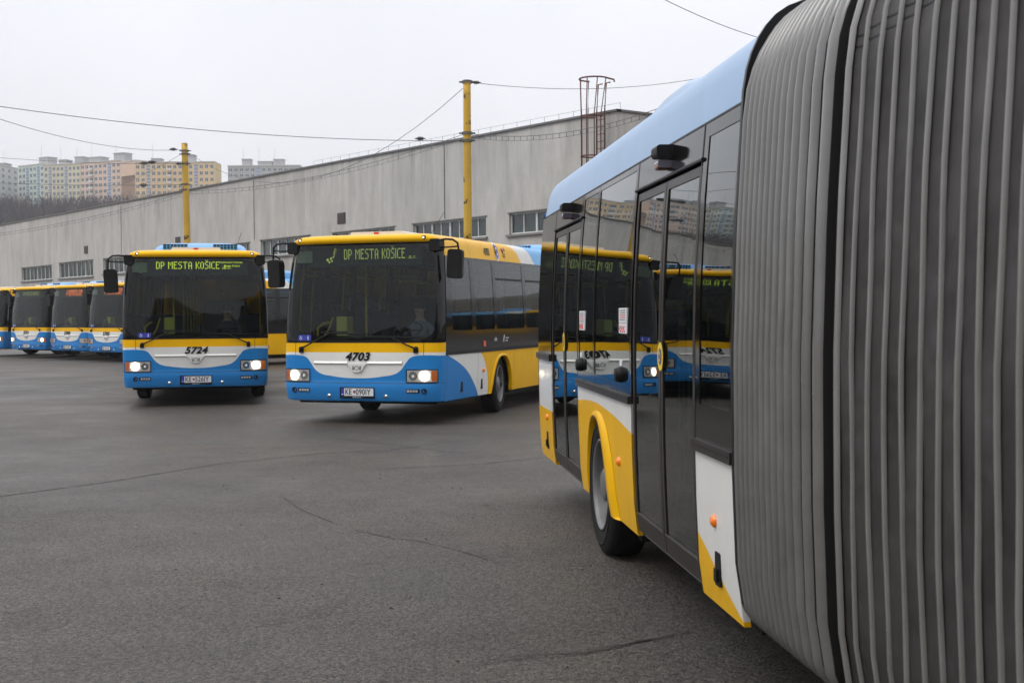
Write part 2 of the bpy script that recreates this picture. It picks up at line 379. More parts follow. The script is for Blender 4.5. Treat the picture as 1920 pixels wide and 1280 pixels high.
def led(parent, name, s, u0, z0, px, pz, m, v, caron=True):
    b = MB(); x = u0
    for i, ch in enumerate(s):
        car = ch == 'Š'; rows = GL['S' if car else ch].split()
        for r, row in enumerate(rows):
            for c, q in enumerate(row):
                if q == '1':
                    a = x+c*px; z = z0-r*pz; b.add([(a, v, z-pz*.9), (a+px*.84, v, z-pz*.9), (a+px*.84, v, z), (a, v, z)], [(0, 1, 2, 3)])
        if car:
            for c in (0, 1, 2): 
                a = x+(c+.5)*px; z = z0+pz*(2-(c == 1)); b.add([(a, v, z-pz*.8), (a+px*.8, v, z-pz*.8), (a+px*.8, v, z), (a, v, z)], [(0, 1, 2, 3)])
        x += (len(rows[0])+1)*px
    return b.build(name, m, parent)
def mirror(parent, side):
    a = empty('wing_mirror'); a.parent = parent
    s = side; b = MB(); zc = 2.40 if s > 0 else 2.30; zt = 2.72
    b.rbox((min(s*1.10, s*1.27), .22, 2.60), (max(s*1.10, s*1.27), .42, 2.78), .03, 1)
    b.tube([(s*1.22, .32, zt+.04), (s*1.36, .25, zt+.05), (s*1.47, .25, zt+.04), (s*1.54, .27, zt-.01), (s*1.56, .28, zc+.16), (s*1.55, .28, zc)], .016, 8)
    b.tube([(s*1.22, .30, zt-.07), (s*1.40, .26, zt-.07), (s*1.555, .28, zt-.06)], .012, 8)
    b.build('mirror_arm', blackm, a)
    h = MB(); M = Matrix.Translation((s*1.50, .28, zc)) @ Matrix.Rotation(s*R_(8), 4, 'Z') @ Matrix.Rotation(s*R_(3), 4, 'Y')
    h.rbox((-.115, -.07, -.215), (.115, .05, .215), .045, 1, M=M); h.rbox((-.10, .05, -.20), (.10, .08, .20), .04, 1, M=M)
    h.rbox((-.112, -.082, -.205), (.112, -.068, -.075), .03, 1, M=M); h.rbox((-.112, -.078, -.05), (.112, -.068, .20), .03, 1, M=M)
    h.build('mirror_housing', blackm, a)
    g = MB(); g.rbox((-.09, .081, -.185), (.09, .084, .185), .03, 1, M=M); g.build('mirror_glass', chrome, a)
    return a
def headlight(parent, side, lit, detail=True):
    h = empty('headlight'); h.parent = parent; s = side
    u0, u1, z0, z1 = .81, 1.262, .652, .825
    def P(u, z, off): return (s*u, fY(u, z, off), z)
    N_ = 10; b = MB()
    us = [u0+(u1-u0)*k/N_ for k in range(N_+1)]
    b.grid([[P(u, z, .003) for u in us] for z in (z0, (z0+z1)/2, z1)], flip=s < 0)
    for zz in (z0, z1): b.grid([[P(u, zz, .0) for u in us], [P(u, zz, .006) for u in us]])
    pass
    b.build('reflector', mat('reflector', (.85, .84, .83), .16, metal=.15, bump=(22, .9, .02)), h, fixn=True)
    c = MB(); e_ = .014
    def fr(o1): 
        pts = []
        for q in range(4): pts.append([(u0-o1, z0-o1), (u1+o1*.6, z0-o1), (u1+o1*.6, z1+o1), (u0-o1, z1+o1)][q])
        return pts
    for (a_, b_) in (((u0-e_, z0-e_), (u1+e_*.6, z0)), ((u0-e_, z1), (u1+e_*.6, z1+e_)), ((u0-e_, z0), (u0, z1)), ((u1, z0), (u1+e_*.6, z1))):
        uu = [a_[0]+(b_[0]-a_[0])*k/N_ for k in range(N_+1)]
        c.grid([[P(u, a_[1], .014) for u in uu], [P(u, b_[1], .014) for u in uu]], flip=s < 0)
    c.build('bezel', inkm, h)
    def disc(u, z, r, off, m, name, n=24, mi=0):
        d = MB(); vs = [P(u, z, off)]+[P(u+r*math.cos(2*math.pi*k/n), z+r*math.sin(2*math.pi*k/n), off) for k in range(n)]
        d.add(vs, [(0, 1+k, 1+(k+1) % n) for k in range(n)]); return d.build(name, m, h)
    zc = (z0+z1)/2
    disc(1.09, zc, .058, .008, lamp_on if lit > 1 else (lamp_dim if lit else chrome), 'main_lamp')
    if lit: disc(1.075, zc, .082, .0045, mat('lamp_halo', (1, .95, .85), .3, emis=(1., .9, .75), es=1.1), 'lamp_halo')
    if detail:
        d = MB()
        for uc, r in ((.905, .062), (.905, .03)):
            vs = [P(uc+r*q*math.cos(2*math.pi*k/20), zc+r*q*math.sin(2*math.pi*k/20), .006) for q in (.82, 1) for k in range(20)]
            d.add(vs, [(k, (k+1) % 20, 20+(k+1) % 20, 20+k) for k in range(20)])
        d.build('lamp_ring', darkst, h)
        disc(.905, zc, .05, .0072, chrome, 'inner_lamp_bowl'); disc(.905, zc, .016, .009, mat('bulb_pale', (.9, .9, .88), .2, emis=(1, .95, .85), es=.5), 'inner_lamp_bulb', 12)
    i = MB(); i.grid([[P(u, z, .0065) for u in (1.18, 1.21, 1.235, 1.258)] for z in (z0+.01, zc, z1-.01)], flip=s < 0); i.build('indicator', mat('indicator_amber', (.75, .22, .05), .15, coat=1, emis=(.8, .2, .04), es=.1), h)
    g = MB(); g.grid([[P(u, z, .012) for u in us] for z in (z0, zc, z1)], flip=s < 0); g.build('lens', g_clear, h)
    return h
def windows_side(root, side, spans, v0, v1, glass, zlo=1.40, zhi=2.50, split=None, black=None, top=2.54, blow=1.09):
    """window band: black sill strip, head strip, pillars between the panes, and each pane a child of its own"""
    black = black or blackg
    side_band(root, 'window_sill_panel', black, side, blow, zlo, v0, v1)
    side_band(root, 'window_head_panel', black, side, zhi, top, v0, v1)
    edges = sorted(spans); cur = v0
    for a, b_ in edges:
        if cur is None or a-cur > .01: side_band(root, 'window_pillar', black, side, zlo, zhi, cur, a)
        cur = b_
    if v1-cur > .01: side_band(root, 'window_pillar', black, side, zlo, zhi, cur, v1)
    for a, b_ in edges:
        p = MB(); zs = [zlo+(zhi-zlo)*k/6 for k in range(7)]
        rows = [[(side*(W(z)-.004), a+(b_-a)*k/3, z) for k in range(4)] for z in zs]
        p.grid(rows, flip=side < 0); o = p.build('side_window', glass, root)
        if split and b_-a > 1.2:
            q = MB(); q.grid([[(side*(W(z)+.002), a+(b_-a)*k/3, z) for k in range(4)] for z in (split-.018, split+.018)], flip=side < 0); q.build('window_bar', blackm, o)
def bus_interior(root, v0, v1, driver=True):
    b = MB(); b.box((-1.2, v0, .42), (1.2, v1, .48)); b.build('floor_pan', intd, root)
    b = MB(); b.box((-1.1, v0, 2.62), (1.1, v1, 2.66)); b.build('ceiling_panel', intc, root)
    s = MB(); v = v0+2.2
    while v < v1-.8:
        for x in (-.98, -.54, .54, .98):
            s.rbox((x-.2, v, .9), (x+.2, v+.42, .98), .03, 0); s.rbox((x-.2, v+.36, .95), (x+.2, v+.45, 1.68), .04, 0)
            s.box((x-.04, v+.1, .47), (x+.04, v+.2, .9))
        v += .82
    tagp = s.build('passenger_seats', seatm, root); tagp['kind'] = 'stuff'
    p = MB(); v = v0+1.6
    while v < v1-.6:
        for x in (-.32, .32): p.tube([(x, v, .46), (x, v, 2.62)], .018, 8)
        v += 1.65
    for x in (-.36, .36): p.tube([(x, v0+1.5, 2.2), (x, v1-.5, 2.2)], .016, 8)
    p.build('handrails', ypost, root)
def ac_unit(root, v0, v1, hw=.93, z=2.90, h=.33, mats=None):
    a = MB(); rows = []
    for k, (v, hh) in enumerate(((v0, .03), (v0+.10, h*.55), (v0+.35, h*.92), (v0+.6, h), (v1-.3, h), (v1, .03))):
        row = []
        for j in range(13):
            t = math.pi*j/12; row.append((-math.copysign(abs(math.cos(t))**.45, math.cos(t))*hw, v, z+hh*max(0.0, abs(math.sin(t))**.35)))
        rows.append(row)
    a.grid(rows, flip=True); a.add([rows[0][j] for j in range(13)], [tuple(range(13))], 0)
    o = a.build('air_conditioner', mat('ac_blue', (.075, .30, .66), .35, coat=.5, var=(3, .06)), root)
    for s in (-1, 1):
        g = MB(); lo, hi = s*.26, s*.74
        g.box((min(lo, hi), v0+.06, z+h*.30), (max(lo, hi), v0+.09, z+h*.84))
        for i in range(8):
            u = s*(.26+i*.0685); g.box((u-.009, v0+.045, z+h*.28), (u+.009, v0+.062, z+h*.86), 1)
        for q in (.42, .56, .70): g.box((min(lo, hi), v0+.047, z+h*q-.006), (max(lo, hi), v0+.06, z+h*q+.006), 1)
        g.build('grille', [inkm, mat('ac_blue', (.075, .30, .66))], o)
    return o
SHARED = {}
def make_bus(number, plate, label, group, loc, a, length=12., lit=2, display=('green', 'DP MESTA KOŠICE,a.s.'), steer=0, detail=True, ac=(3.1, 5.3), sidemarks=False, artic=False, interior=True):
    root = empty('city_bus', loc, -a); tag(root, label, 'bus', group)
    L = length; rear = L
    lf = livery('livery_front', 'front'); ls = livery('livery_side', 'side'); lr = livery('livery_roof', 'roof')
    # nose
    b = MB()
    zs = [.36, .42, .52, .615, .645]+[.645+(1.236-.645)*k/14 for k in range(1, 15)]
    b.grid([ucol(z, 28) for z in zs])
    b.grid([ucol(.36, 28), [(x*.97, y+.05, .345) for x, y, z in ucol(.36, 28)], [(x*.94, y+.12, .37) for x, y, z in ucol(.36, 28)]], flip=True)
    b.build('front_panel', lf, root)
    front_patch(root, 'windscreen_surround', blackg, lambda t: (sq(t, 9)[0]*(W(1.985+.715*sq(t, 9)[1])-.085), 1.985+.715*sq(t, 9)[1]), lambda t: (sq(t, 99)[0]*W(1.987+.750*sq(t, 99)[1])*.99995, 1.987+.750*sq(t, 99)[1]), 4, n=120)
    front_patch(root, 'windscreen', g_ws, lambda t: (0, 1.985), lambda t: (sq(t, 9)[0]*(W(1.985+.715*sq(t, 9)[1])-.085), 1.985+.715*sq(t, 9)[1]), 14, n=120)
    front_band(root, 'roof_front_cap', lr, 2.736, 2.962)
    # lower sides with wheel arches, mouldings, windows, roof
    ws = [2.88, L-3.3]
    for s in (1, -1):
        bot = lambda v: max(arch(ws[0], .54, .95)(v), arch(ws[1], .54, .95)(v))
        side_band(root, 'side_panel', ls, s, .345, 1.04, None, L-.15, bot=bot)
        side_band(root, 'side_moulding', blackm, s, 1.04, 1.088, None, L-.15, off=.012, th=.05)
        spans = [(.62, 1.46), (1.64, 2.5), (2.64, 4.04), (4.2, 5.6), (5.76, 7.16), (7.32, 8.72), (8.88, 10.3), (10.46, L-.5)]
        windows_side(root, s, [p for p in spans if p[1] <= L-.3], None, L-.15, g_side, split=2.23)
        for q in ws: flare(root, s, q, .53, .95, .10, .022)
        wheel(root, s, ws[0], steer if True else 0); wheel(root, s, ws[1])
        side_band(root, 'roof_edge', lr, s, 2.54, 2.962, None, L-.1, th=.02)
    # rear wall and underside
    b = MB(); zs = zrows(.345, 2.95, .3, (Wt,)); b.grid([[(-W(z), L-.12, z), (0, L, z), (W(z), L-.12, z)] for z in zs], flip=True); b.build('rear_panel', yellow, root)
    b = MB(); b.box((-1.15, .35, .30), (1.15, 2.25, .34)); b.box((-.8, 1.7, .25), (.8, 2.2, .30)); b.box((-.9, 3.7, .20), (.9, L-4.2, .30));  b.box((-.7, 2.2, .30), (.7, L-.3, .36)); b.box((-1.12, 3.5, .30), (1.12, ws[1]-.6, .34)); b.tube([(-1., ws[0], .48), (1., ws[0], .48)], .08)  # the lowest boxes are added to deepen the shade under the bus
    b.build('underbody', darkst, root)
    for s in (1, -1):  # liners closing the arches
        for q in ws:
            b = MB(); K = 16; b.grid([[(s*x, q+.56*math.cos(math.pi*k/K), .3+.70*math.sin(math.pi*k/K)) for k in range(K+1)] for x in (1.22, .6)])
            b.add([(s*.6, q+.56*math.cos(math.pi*k/K), .3+.70*math.sin(math.pi*k/K)) for k in range(K+1)], [tuple(range(K+1))]); b.build('wheel_arch_liner', inkm, root)
    for o in root.children:      # this bus type has a flat, thin roof edge
        if o.name.startswith(('roof_front_cap', 'roof_edge')):
            for v in o.data.vertices:
                if v.co.z > 2.80: v.co.z = 2.80+(v.co.z-2.80)*.6
    if interior: bus_interior(root, .9, L-.3)
    # dashboard, driver's screen, ticket machine, sun blind
    b = MB(); b.grid([[(u, fY(u, 1.3)+.05+dv, z) for u in (-1.1, -.6, 0, .6, 1.1)] for dv, z in ((0, 1.28), (.45, 1.33), (.5, .5))]); b.build('dashboard', intd, root)
    b = MB(); b.rbox((-.58, .50, 1.33), (-.40, .70, 1.63), .02, 1); b.rbox((-.585, .49, 1.36), (-.395, .5, 1.40), .01, 1, 1); b.build('ticket_machine', [ybox, inkm], root)
    b = MB(); b.rbox((-1.13, .26, 2.46), (-.86, .27, 2.64), .02, 1); b.build('paper_notice', mat('notice_green', (.42, .48, .33), .7), root)
    b = MB(); b.tube([(-.95, .55, .5), (-.93, .55, 1.45), (-.86, .6, 1.52), (-.83, .8, 1.54)], .02); b.tube([(-.8, .45, 1.28), (-.72, .5, 1.42), (-.66, .55, 1.62)], .015)
    b.tube([(-.45, 1.3, .48), (-.45, 1.3, 2.62)], .02); b.build('entrance_handrail', ypost, root)
    b = MB(); b.rbox((.1, 1.35, .9), (.95, 1.39, 1.95), .05, 1); b.box((.05, .9, .5), (.1, 1.39, 1.5)); b.build('cab_partition', intd, root)
    b = MB(); b.lathe([(0, .215), (.015, .235), (.03, .215)], 24, 'Y'); b.lathe([(.01, .05), (.02, .001)], 12, 'Y'); b.box((-.2, .008, -.015), (.2, .02, .015))
    o = b.build('steering_wheel', inkm, root); o.location = (.55, .66, 1.42); o.rotation_euler = (R_(-55), 0, 0)
    b = MB(); b.rbox((-.02, .66, .75), (-.02+.001, .67, .76), .0003, 1); 
    b = MB(); b.rbox((.33, 1.0, .85), (.80, 1.40, .97), .04, 1); b.rbox((.34, 1.25, .9), (.79, 1.34, 1.7), .05, 1); b.build('driver_seat', intd, root)
    # destination display
    b = MB(); b.rbox((-.95, .30, 2.40), (.95, .42, 2.70), .01, 1); d = b.build('destination_display', dispb, root)
    if display[0] == 'green':
        led(d, 'display_text', 'DP MESTA KOŠICE', -.70, 2.655, .0165, .0165, led_green, .297)
        led(d, 'display_text', ',a.s.', -.70+.0165*72, 2.63, .0125, .0135, led_green, .297)
        if number == '5724': 
            text('display_text', 'DOPRAVNÝ PODNIK', .045, led_green, d, (.65, .297, 2.64), FR, ext=0); text('display_text', 'Mesta Košice', .055, led_green, d, (.66, .297, 2.58), FR, shear=.3, ext=0)
    elif display[0] == 'dim':
        led(d, 'display_text', 'DP MESTA KOŠICE', -.34, 2.655, .0148, .0195, led_dim, .297)
        led(d, 'display_text', ',a.s.', -.34+.0148*72, 2.58, .0105, .0105, led_dim, .297)
        b = MB()
        for x, z, r in ((-.62, 2.50, .022), (-.56, 2.52, .020), (-.59, 2.465, .018), (-.52, 2.545, .014), (-.505, 2.58, .012), (-.51, 2.61, .012), (-.50, 2.64, .010), (-.49, 2.665, .010), (-.545, 2.48, .015), (-.48, 2.62, .008), (-.47, 2.65, .008)):
            b.add([(x+r*math.cos(k*math.pi/5), .297, z+r*math.sin(k*math.pi/5)) for k in range(10)], [tuple(range(10))])
        b.build('display_emblem', led_dim, d)
    else:
        m = led_or if display[0] == 'orange' else led_dim
        if display[0] == 'orange':
            led(d, 'display_text', 'DOPRAVNY POD', -.28, 2.68, .0155, .0135, m, .297); led(d, 'display_text', 'MESTA KOSICE', -.28, 2.56, .0155, .0135, m, .297)
            led(d, 'display_emblem', 'J', -.47, 2.67, .026, .024, m, .297)
        else: led(d, 'display_text', 'DP MESTA KOSICE', -.60, 2.66, .0165, .018, m, .297)
    # numbers, emblem, groove
    text('fleet_number', number, .168, inkm, root, (.0, fY(0, 1.01, .012), 1.02), FR, shear=.28, bold=.006, sx=1.15, spacing=1.04)
    zc = .855; b = MB()
    for r0, r1 in ((.026, .034),):
        vs = [(q*math.cos(2*math.pi*k/20), fY(0, .855, .03), zc+q*math.sin(2*math.pi*k/20)) for q in (r0, r1) for k in range(20)]
        b.add(vs, [(k, (k+1) % 20, 20+(k+1) % 20, 20+k) for k in range(20)])
    for s in (-1, 1):
        for du in (.045, .062): b.tube([(s*(du+.012), fY(0, .855, .03), zc+.03), (s*du, fY(0, .855, .03), zc+.012), (s*(du+.006), fY(0, .855, .03), zc-.012), (s*(du-.006), fY(0, .855, .03), zc-.032)], .004, 5)
    b.build('maker_emblem', mat('emblem_grey', (.12, .12, .12), .3, metal=.6), root)
    # sculpted white nose: shallow wings either side of a raised centre shield
    for s in (-1, 1):
        b = MB(); top = [(.165, .925), (.34, .925), (.54, .925), (.73, .927)]
        b.grid([[(s*u, fY(u, z, .024), z) for u, z in top], [(s*u, fY(u, z-.008, .001), z-.022) for u, z in top]], flip=s > 0)
        b.grid([[(s*u, fY(u, z, .0), z+.030) for u, z in top], [(s*u, fY(u, z, .024), z) for u, z in top]], flip=s > 0)
        b.build('nose_ridge', white, root)
    b = MB(); vs = []
    sh = [(-.19, .93), (.19, .93), (.13, .87), (.085, .80), (.04, .785), (-.04, .785), (-.085, .80), (-.13, .87)]
    f_ = [(x*.86, fY(x, z, .026), .86+(z-.86)*.9) for x, z in sh]; k_ = [(x, fY(x, z, -.002), z) for x, z in sh]
    b.add(f_+k_, [tuple(range(8))]+[(i, i+8, (i+1) % 8+8, (i+1) % 8) for i in range(8)]); b.build('nose_shield', white, root, fixn=True)
    # number plate
    b = MB(); yv = fY(0, .48, .012); b.rbox((-.285, yv, .40), (.285, yv+.02, .565), .01, 1); p = b.build('number_plate', inkm, root)
    b = MB(); b.box((-.21, yv-.004, .435), (.272, yv-.001, .55)); b.box((-.262, yv-.004, .435), (-.21, yv-.001, .55), 1); b.box((-.25, yv-.007, .452), (-.225, yv-.004, .462), 2); b.build('plate_face', [platew, signb, signw], p)
    text('plate_text', plate[0], .125, inkm, p, (-.14, yv-.006, .491), FR, sx=.78, bold=.001); text('plate_text', plate[1], .125, inkm, p, (.105, yv-.006, .491), FR, sx=.80, bold=.001, spacing=1.05)
    b = MB(); b.add([(x, yv-.006, z) for x, z in ((-.06, .515), (-.022, .515), (-.022, .485), (-.041, .468), (-.06, .485))], [(0, 4, 3, 2, 1)]); b.build('plate_crest', mat('crest_red', (.35, .02, .03), .4), p)
    text('plate_text', 'www.sor.cz', .03, signw, p, (0, yv-.006, .416), FR, ext=0)
    # small fittings
    for s in (-1, 1):
        headlight(root, s, lit, detail)
        f = empty('fog_light'); f.parent = root; b = MB()
        us = [.80+.21*k/4 for k in range(5)]; b.grid([[(s*u, fY(u, z, .004), z) for u in us] for z in (.485, .545)], flip=s < 0); b.build('lamp_recess', inkm, f)
        b = MB()
        for u in (.83, .875, .92, .965): b.rbox((s*u-.018, fY(u, .515, .016), .497), (s*u+.018, fY(u, .515, .006), .533), .008, 1)
        b.build('day_running_lamp', led_on if lit == 3 else mat('lamp_grey', (.5, .5, .52), .25, metal=.5), f)
        b = MB(); u = 1.075; b.lathe([(fY(u, .515, -.004), .042), (fY(u, .515, .012), .042), (fY(u, .515, .012), .03), (fY(u, .515, .0), .02), (fY(u, .515, .0), .001)], 20, 'Y', c=(s*u, 0, .515)); b.build('round_fog_lamp', inkm, f)
        b = MB(); b.lathe([(0, .001), (0, .026), (.02, .026)], 12, 'Y', c=(s*.47, fY(.47, .44, .006), .435)); b.box((s*.47-.03, fY(.47, .44, .005), .42), (s*.47+.03, fY(.47, .44, -.01), .45)); b.build('towing_eye', chrome, root)
        b = MB(); u = 1.03; b.lathe([(fY(u, 2.80, .012), .001), (fY(u, 2.8, .012), .012), (fY(u, 2.8, -.02), .014)], 16, 'Y', c=(s*u, 0, 2.80)); o = b.build('roof_marker_lamp', [led_on], root); 
        b = MB(); b.lathe([(fY(u, 2.80, .006), .001), (fY(u, 2.80, .007), .03), (fY(u, 2.8, -.03), .034)], 16, 'Y', c=(s*u, 0, 2.80)); b.build('lamp_surround', inkm, o)
        # wiper
        wv = empty('wiper'); wv.parent = root
        b = MB(); P = lambda u, z, o_: (s*u, fY(u, z, o_), z)
        e1 = (.42, 1.385) if s < 0 else (.58, 1.31)
        b.tube([P(.95, 1.145, .03), P(.80, 1.21, .05), P(e1[0]+.1, e1[1]-.04, .05), P(e1[0], e1[1], .045)], .014, 6, r2=.009)
        b.lathe([(0, .001), (0, .03), (.05, .035)], 10, 'Y', c=(s*.95, fY(.95, 1.145, .045), 1.145)); b.rbox((s*.95-.035, fY(.95, 1.12, .03), 1.08), (s*.95+.035, fY(.95, 1.12, 0), 1.16), .012, 1); b.build('wiper_arm', blackm, wv)
        b = MB(); q0, q1 = (.62, -.18) if s < 0 else (1.0, .14)
        b.tube([(s*(q0+(q1-q0)*k/8), fY(q0+(q1-q0)*k/8, 1.36, .02), 1.385-.02*k/8 if s < 0 else 1.31+.02*k/8) for k in range(9)], .010, 5); b.build('wiper_blade', blackm, wv)
        b = MB(); u = 1.065
        b.grid([[(s*(u-.004), fY(u-.004, z, .0015), z) for z in (1.05, 1.14, 1.236)], [(s*(u+.004), fY(u+.004, z, .0015), z) for z in (1.05, 1.14, 1.236)]]); b.build('panel_seam', inkm, root)
        mirror(root, s)
        # seams along the ledge
    b = MB(); b.grid([[(x*1.001, y-.002, z) for x, y, z in ucol(.628, 28)], [(x*1.001, y-.002, z) for x, y, z in ucol(.634, 28)]]); 
    for z in (1.2365,): b.grid([[(x*1.002, y-.004, z+q) for x, y, z_ in ucol(z, 28)] for q in (-.004, .006)])
    b.build('bumper_seam', inkm, root)
    # blue accessibility sticker
    b = MB(); b.grid([[(u, fY(u, z, .004), z) for u in (-1.02, -.96, -.9, -.84, -.79)] for z in (1.265, 1.35)]); st = b.build('accessibility_sticker', signb, root)
    b = MB(); yy = lambda u: fY(u, 1.3, .007)
    def seg(pts, r=.005): b.tube([(x, yy(x), z) for x, z in pts], r, 5)
    seg([(-.975, 1.338), (-.972, 1.31), (-.955, 1.31), (-.945, 1.285)]); seg([(-.985, 1.312), (-.992, 1.295), (-.982, 1.28), (-.965, 1.28), (-.956, 1.292)], .004)
    b.build('wheelchair_symbol', signw, st); b = MB()
    seg([(-.84, 1.325), (-.84, 1.30)], .010); seg([(-.846, 1.30), (-.847, 1.272)], .004); seg([(-.834, 1.30), (-.833, 1.272)], .004); seg([(-.84, 1.336), (-.84, 1.345)], .007)
    b.build('pedestrian_symbol', signw, st)
    # roof: AC, low white hatch with a red marker
    ac_unit(root, *ac, z=2.85)
    b = MB(); b.rbox((-.45, .75, 2.88), (.45, 1.9, 2.945), .03, 1); o = b.build('roof_hatch', white, root); b = MB(); b.rbox((-.04, .735, 2.905), (.04, .748, 2.935), .008, 1); b.build('marker_lamp', redl, o)
    if detail:
        b = MB(); b.tube([(.72, 1.2, 2.9), (.84, 1.5, 3.28)], .004, 5); b.build('aerial', inkm, root)
    # side fittings on the driver's side
    x = lambda z, o_=.004: W(z)+o_
    def sbox(n, m, v0, v1, z0, z1, o_=.008, r=.01, par=root):
        b = MB(); zc = (z0+z1)/2; b.rbox((x(zc, -.01), v0, z0), (x(zc, o_), v1, z1), min(r, (v1-v0)*.45, (z1-z0)*.45), 0); return b.build(n, m, par)
    sbox('flap_handle', blackm, .98, 1.05, .45, .61); sbox('flap_handle', blackm, 1.87, 1.93, .45, .61)
    b = MB(); b.lathe([(x(.75, .03), .001), (x(.75, .028), .02), (x(.75, .012), .038), (x(.75, -.01), .04)], 16, 'X', c=(0, 1.96, .75)); b.build('side_marker_lamp', orange, root)
    sbox('side_reflector', mat('reflector_red', (.7, .07, .03), .3, coat=.6), 1.95, 2.05, 1.13, 1.22, .012)
    for vv, zz in ((1.72, (.36, 1.035)), (3.5, (.36, 1.035)), (.36, (.36, 1.0)), (5.1, (.36, 1.035)), (1.55, (2.54, 2.82)),):
        b = MB(); zs = [zz[0]+(zz[1]-zz[0])*k/6 for k in range(7)]; b.grid([[(x(z, .0015), vv-.003, z) for z in zs], [(x(z, .0015), vv+.003, z) for z in zs]]); b.build('panel_gap', inkm, root)
    if sidemarks:
        text('roof_number', number, .17, inkm, root, (W(2.665)+.006, 2.36, 2.665), (R_(78.5), 0, R_(90)), sx=.78, bold=.003)
        b = MB(); q = [(0, .13), (.075, .09), (.085, 0), (.06, -.09), (0, -.14), (-.06, -.09), (-.085, 0), (-.075, .09)]
        for sc_, off, mi in ((1.25, .004, 0), (1., .007, 1), (.55, .010, 0), (.36, .012, 1)):
            b.add([(x(2.70+dz*sc_, off), 2.86-dv*sc_*-1, 2.70+dz*sc_) for dv, dz in q], [tuple(range(8))], mi)
        b.build('city_crest', [signw, mat('crest_violet', (.10, .08, .30), .4)], root)
        b = MB(); b.tube([(x(2.74, .006), 3.12, 2.76), (x(2.7, .006), 3.17, 2.70), (x(2.74, .006), 3.22, 2.77), (x(2.74, .006), 3.29, 2.73)], .012, 5); b.tube([(x(2.68), 3.19, 2.69), (x(2.62), 3.15, 2.63), (x(2.62), 3.25, 2.62), (x(2.68), 3.24, 2.68)], .009, 5); b.build('small_emblem', mat('emblem_purple', (.42, .20, .18), .5), root)
        text('side_text', 'edita', .10, signw, root, (x(1.24), 2.55, 1.235), SR, sx=.7, ext=0); text('side_text', 'transport', .05, signw, root, (x(1.24), 3.12, 1.25), SR, ext=0); text('side_text', 'design', .05, signw, root, (x(1.24), 3.09, 1.205), SR, ext=0)
        b = MB(); b.tube([(x(1.2), 2.93, 1.18), (x(1.25), 2.98, 1.30)], .010, 5, r2=.003); b.build('side_emblem', signw, root)
    return root

# ---------------------------------------------------------------- buses standing in the yard
make_bus('4703', ('KE', '090IY'), 'city bus numbered 4703, with its blue, white and yellow side showing and wheels turned', 'yellow and blue city buses', (-2.34, 19.50, 0), .3308, 12., 2, ('dim', ''), steer=R_(9), sidemarks=True, ac=(9.2, 11.6))
make_bus('5724', ('KE', '526IY'), 'city bus numbered 5724, driving straight on with bright headlamps and a green lit display', 'yellow and blue city buses', (-5.80, 23.75, 0), -.20, 12., 2, ac=(3.0, 5.2))
PB = 'yellow and blue city buses'
def at(px, Y): return ((px-960)/FPX*Y*1.0, Y, 0)
make_bus('5702', ('KE', '511IY'), 'parked city bus numbered 5702, orange display, between bus 5709 and bus 5724', PB, at(198, 47.2), .665, 12., 0, ('orange', ''), detail=False)
make_bus('5709', ('KE', '518IY'), 'parked city bus numbered 5709, orange display, between bus 5731 and bus 5702', PB, at(125, 49.6), .665, 12., 0, ('orange', ''), detail=False)
make_bus('5731', ('KE', '533IY'), 'parked city bus numbered 5731, green display and one headlamp lit', PB, at(48, 52.2), .665, 12., 1, ('off', ''), detail=False)
make_bus('5733', ('KE', '535IY'), 'parked city bus cut off by the left edge, beyond bus 5731', PB, at(-30, 55.0), .665, 12., 1, ('off', ''), detail=False)
make_bus('4701', ('KE', '088IY'), 'parked city bus seen side-on in the gap between bus 5724 and bus 4703', PB, (-11.65, 41.3, 0), .80, 12., 0, ('off', ''), detail=False)
for q in range(3):
    make_bus('4711', ('KE', '101IY'), 'yellow bus of a distant row mirrored in the side windows of bus 4703', 'buses mirrored in the windows of bus 4703', (21+12.5*q, 83-10.2*q, 0), 2.25, 12., 0, ('off', ''), detail=False, interior=False)

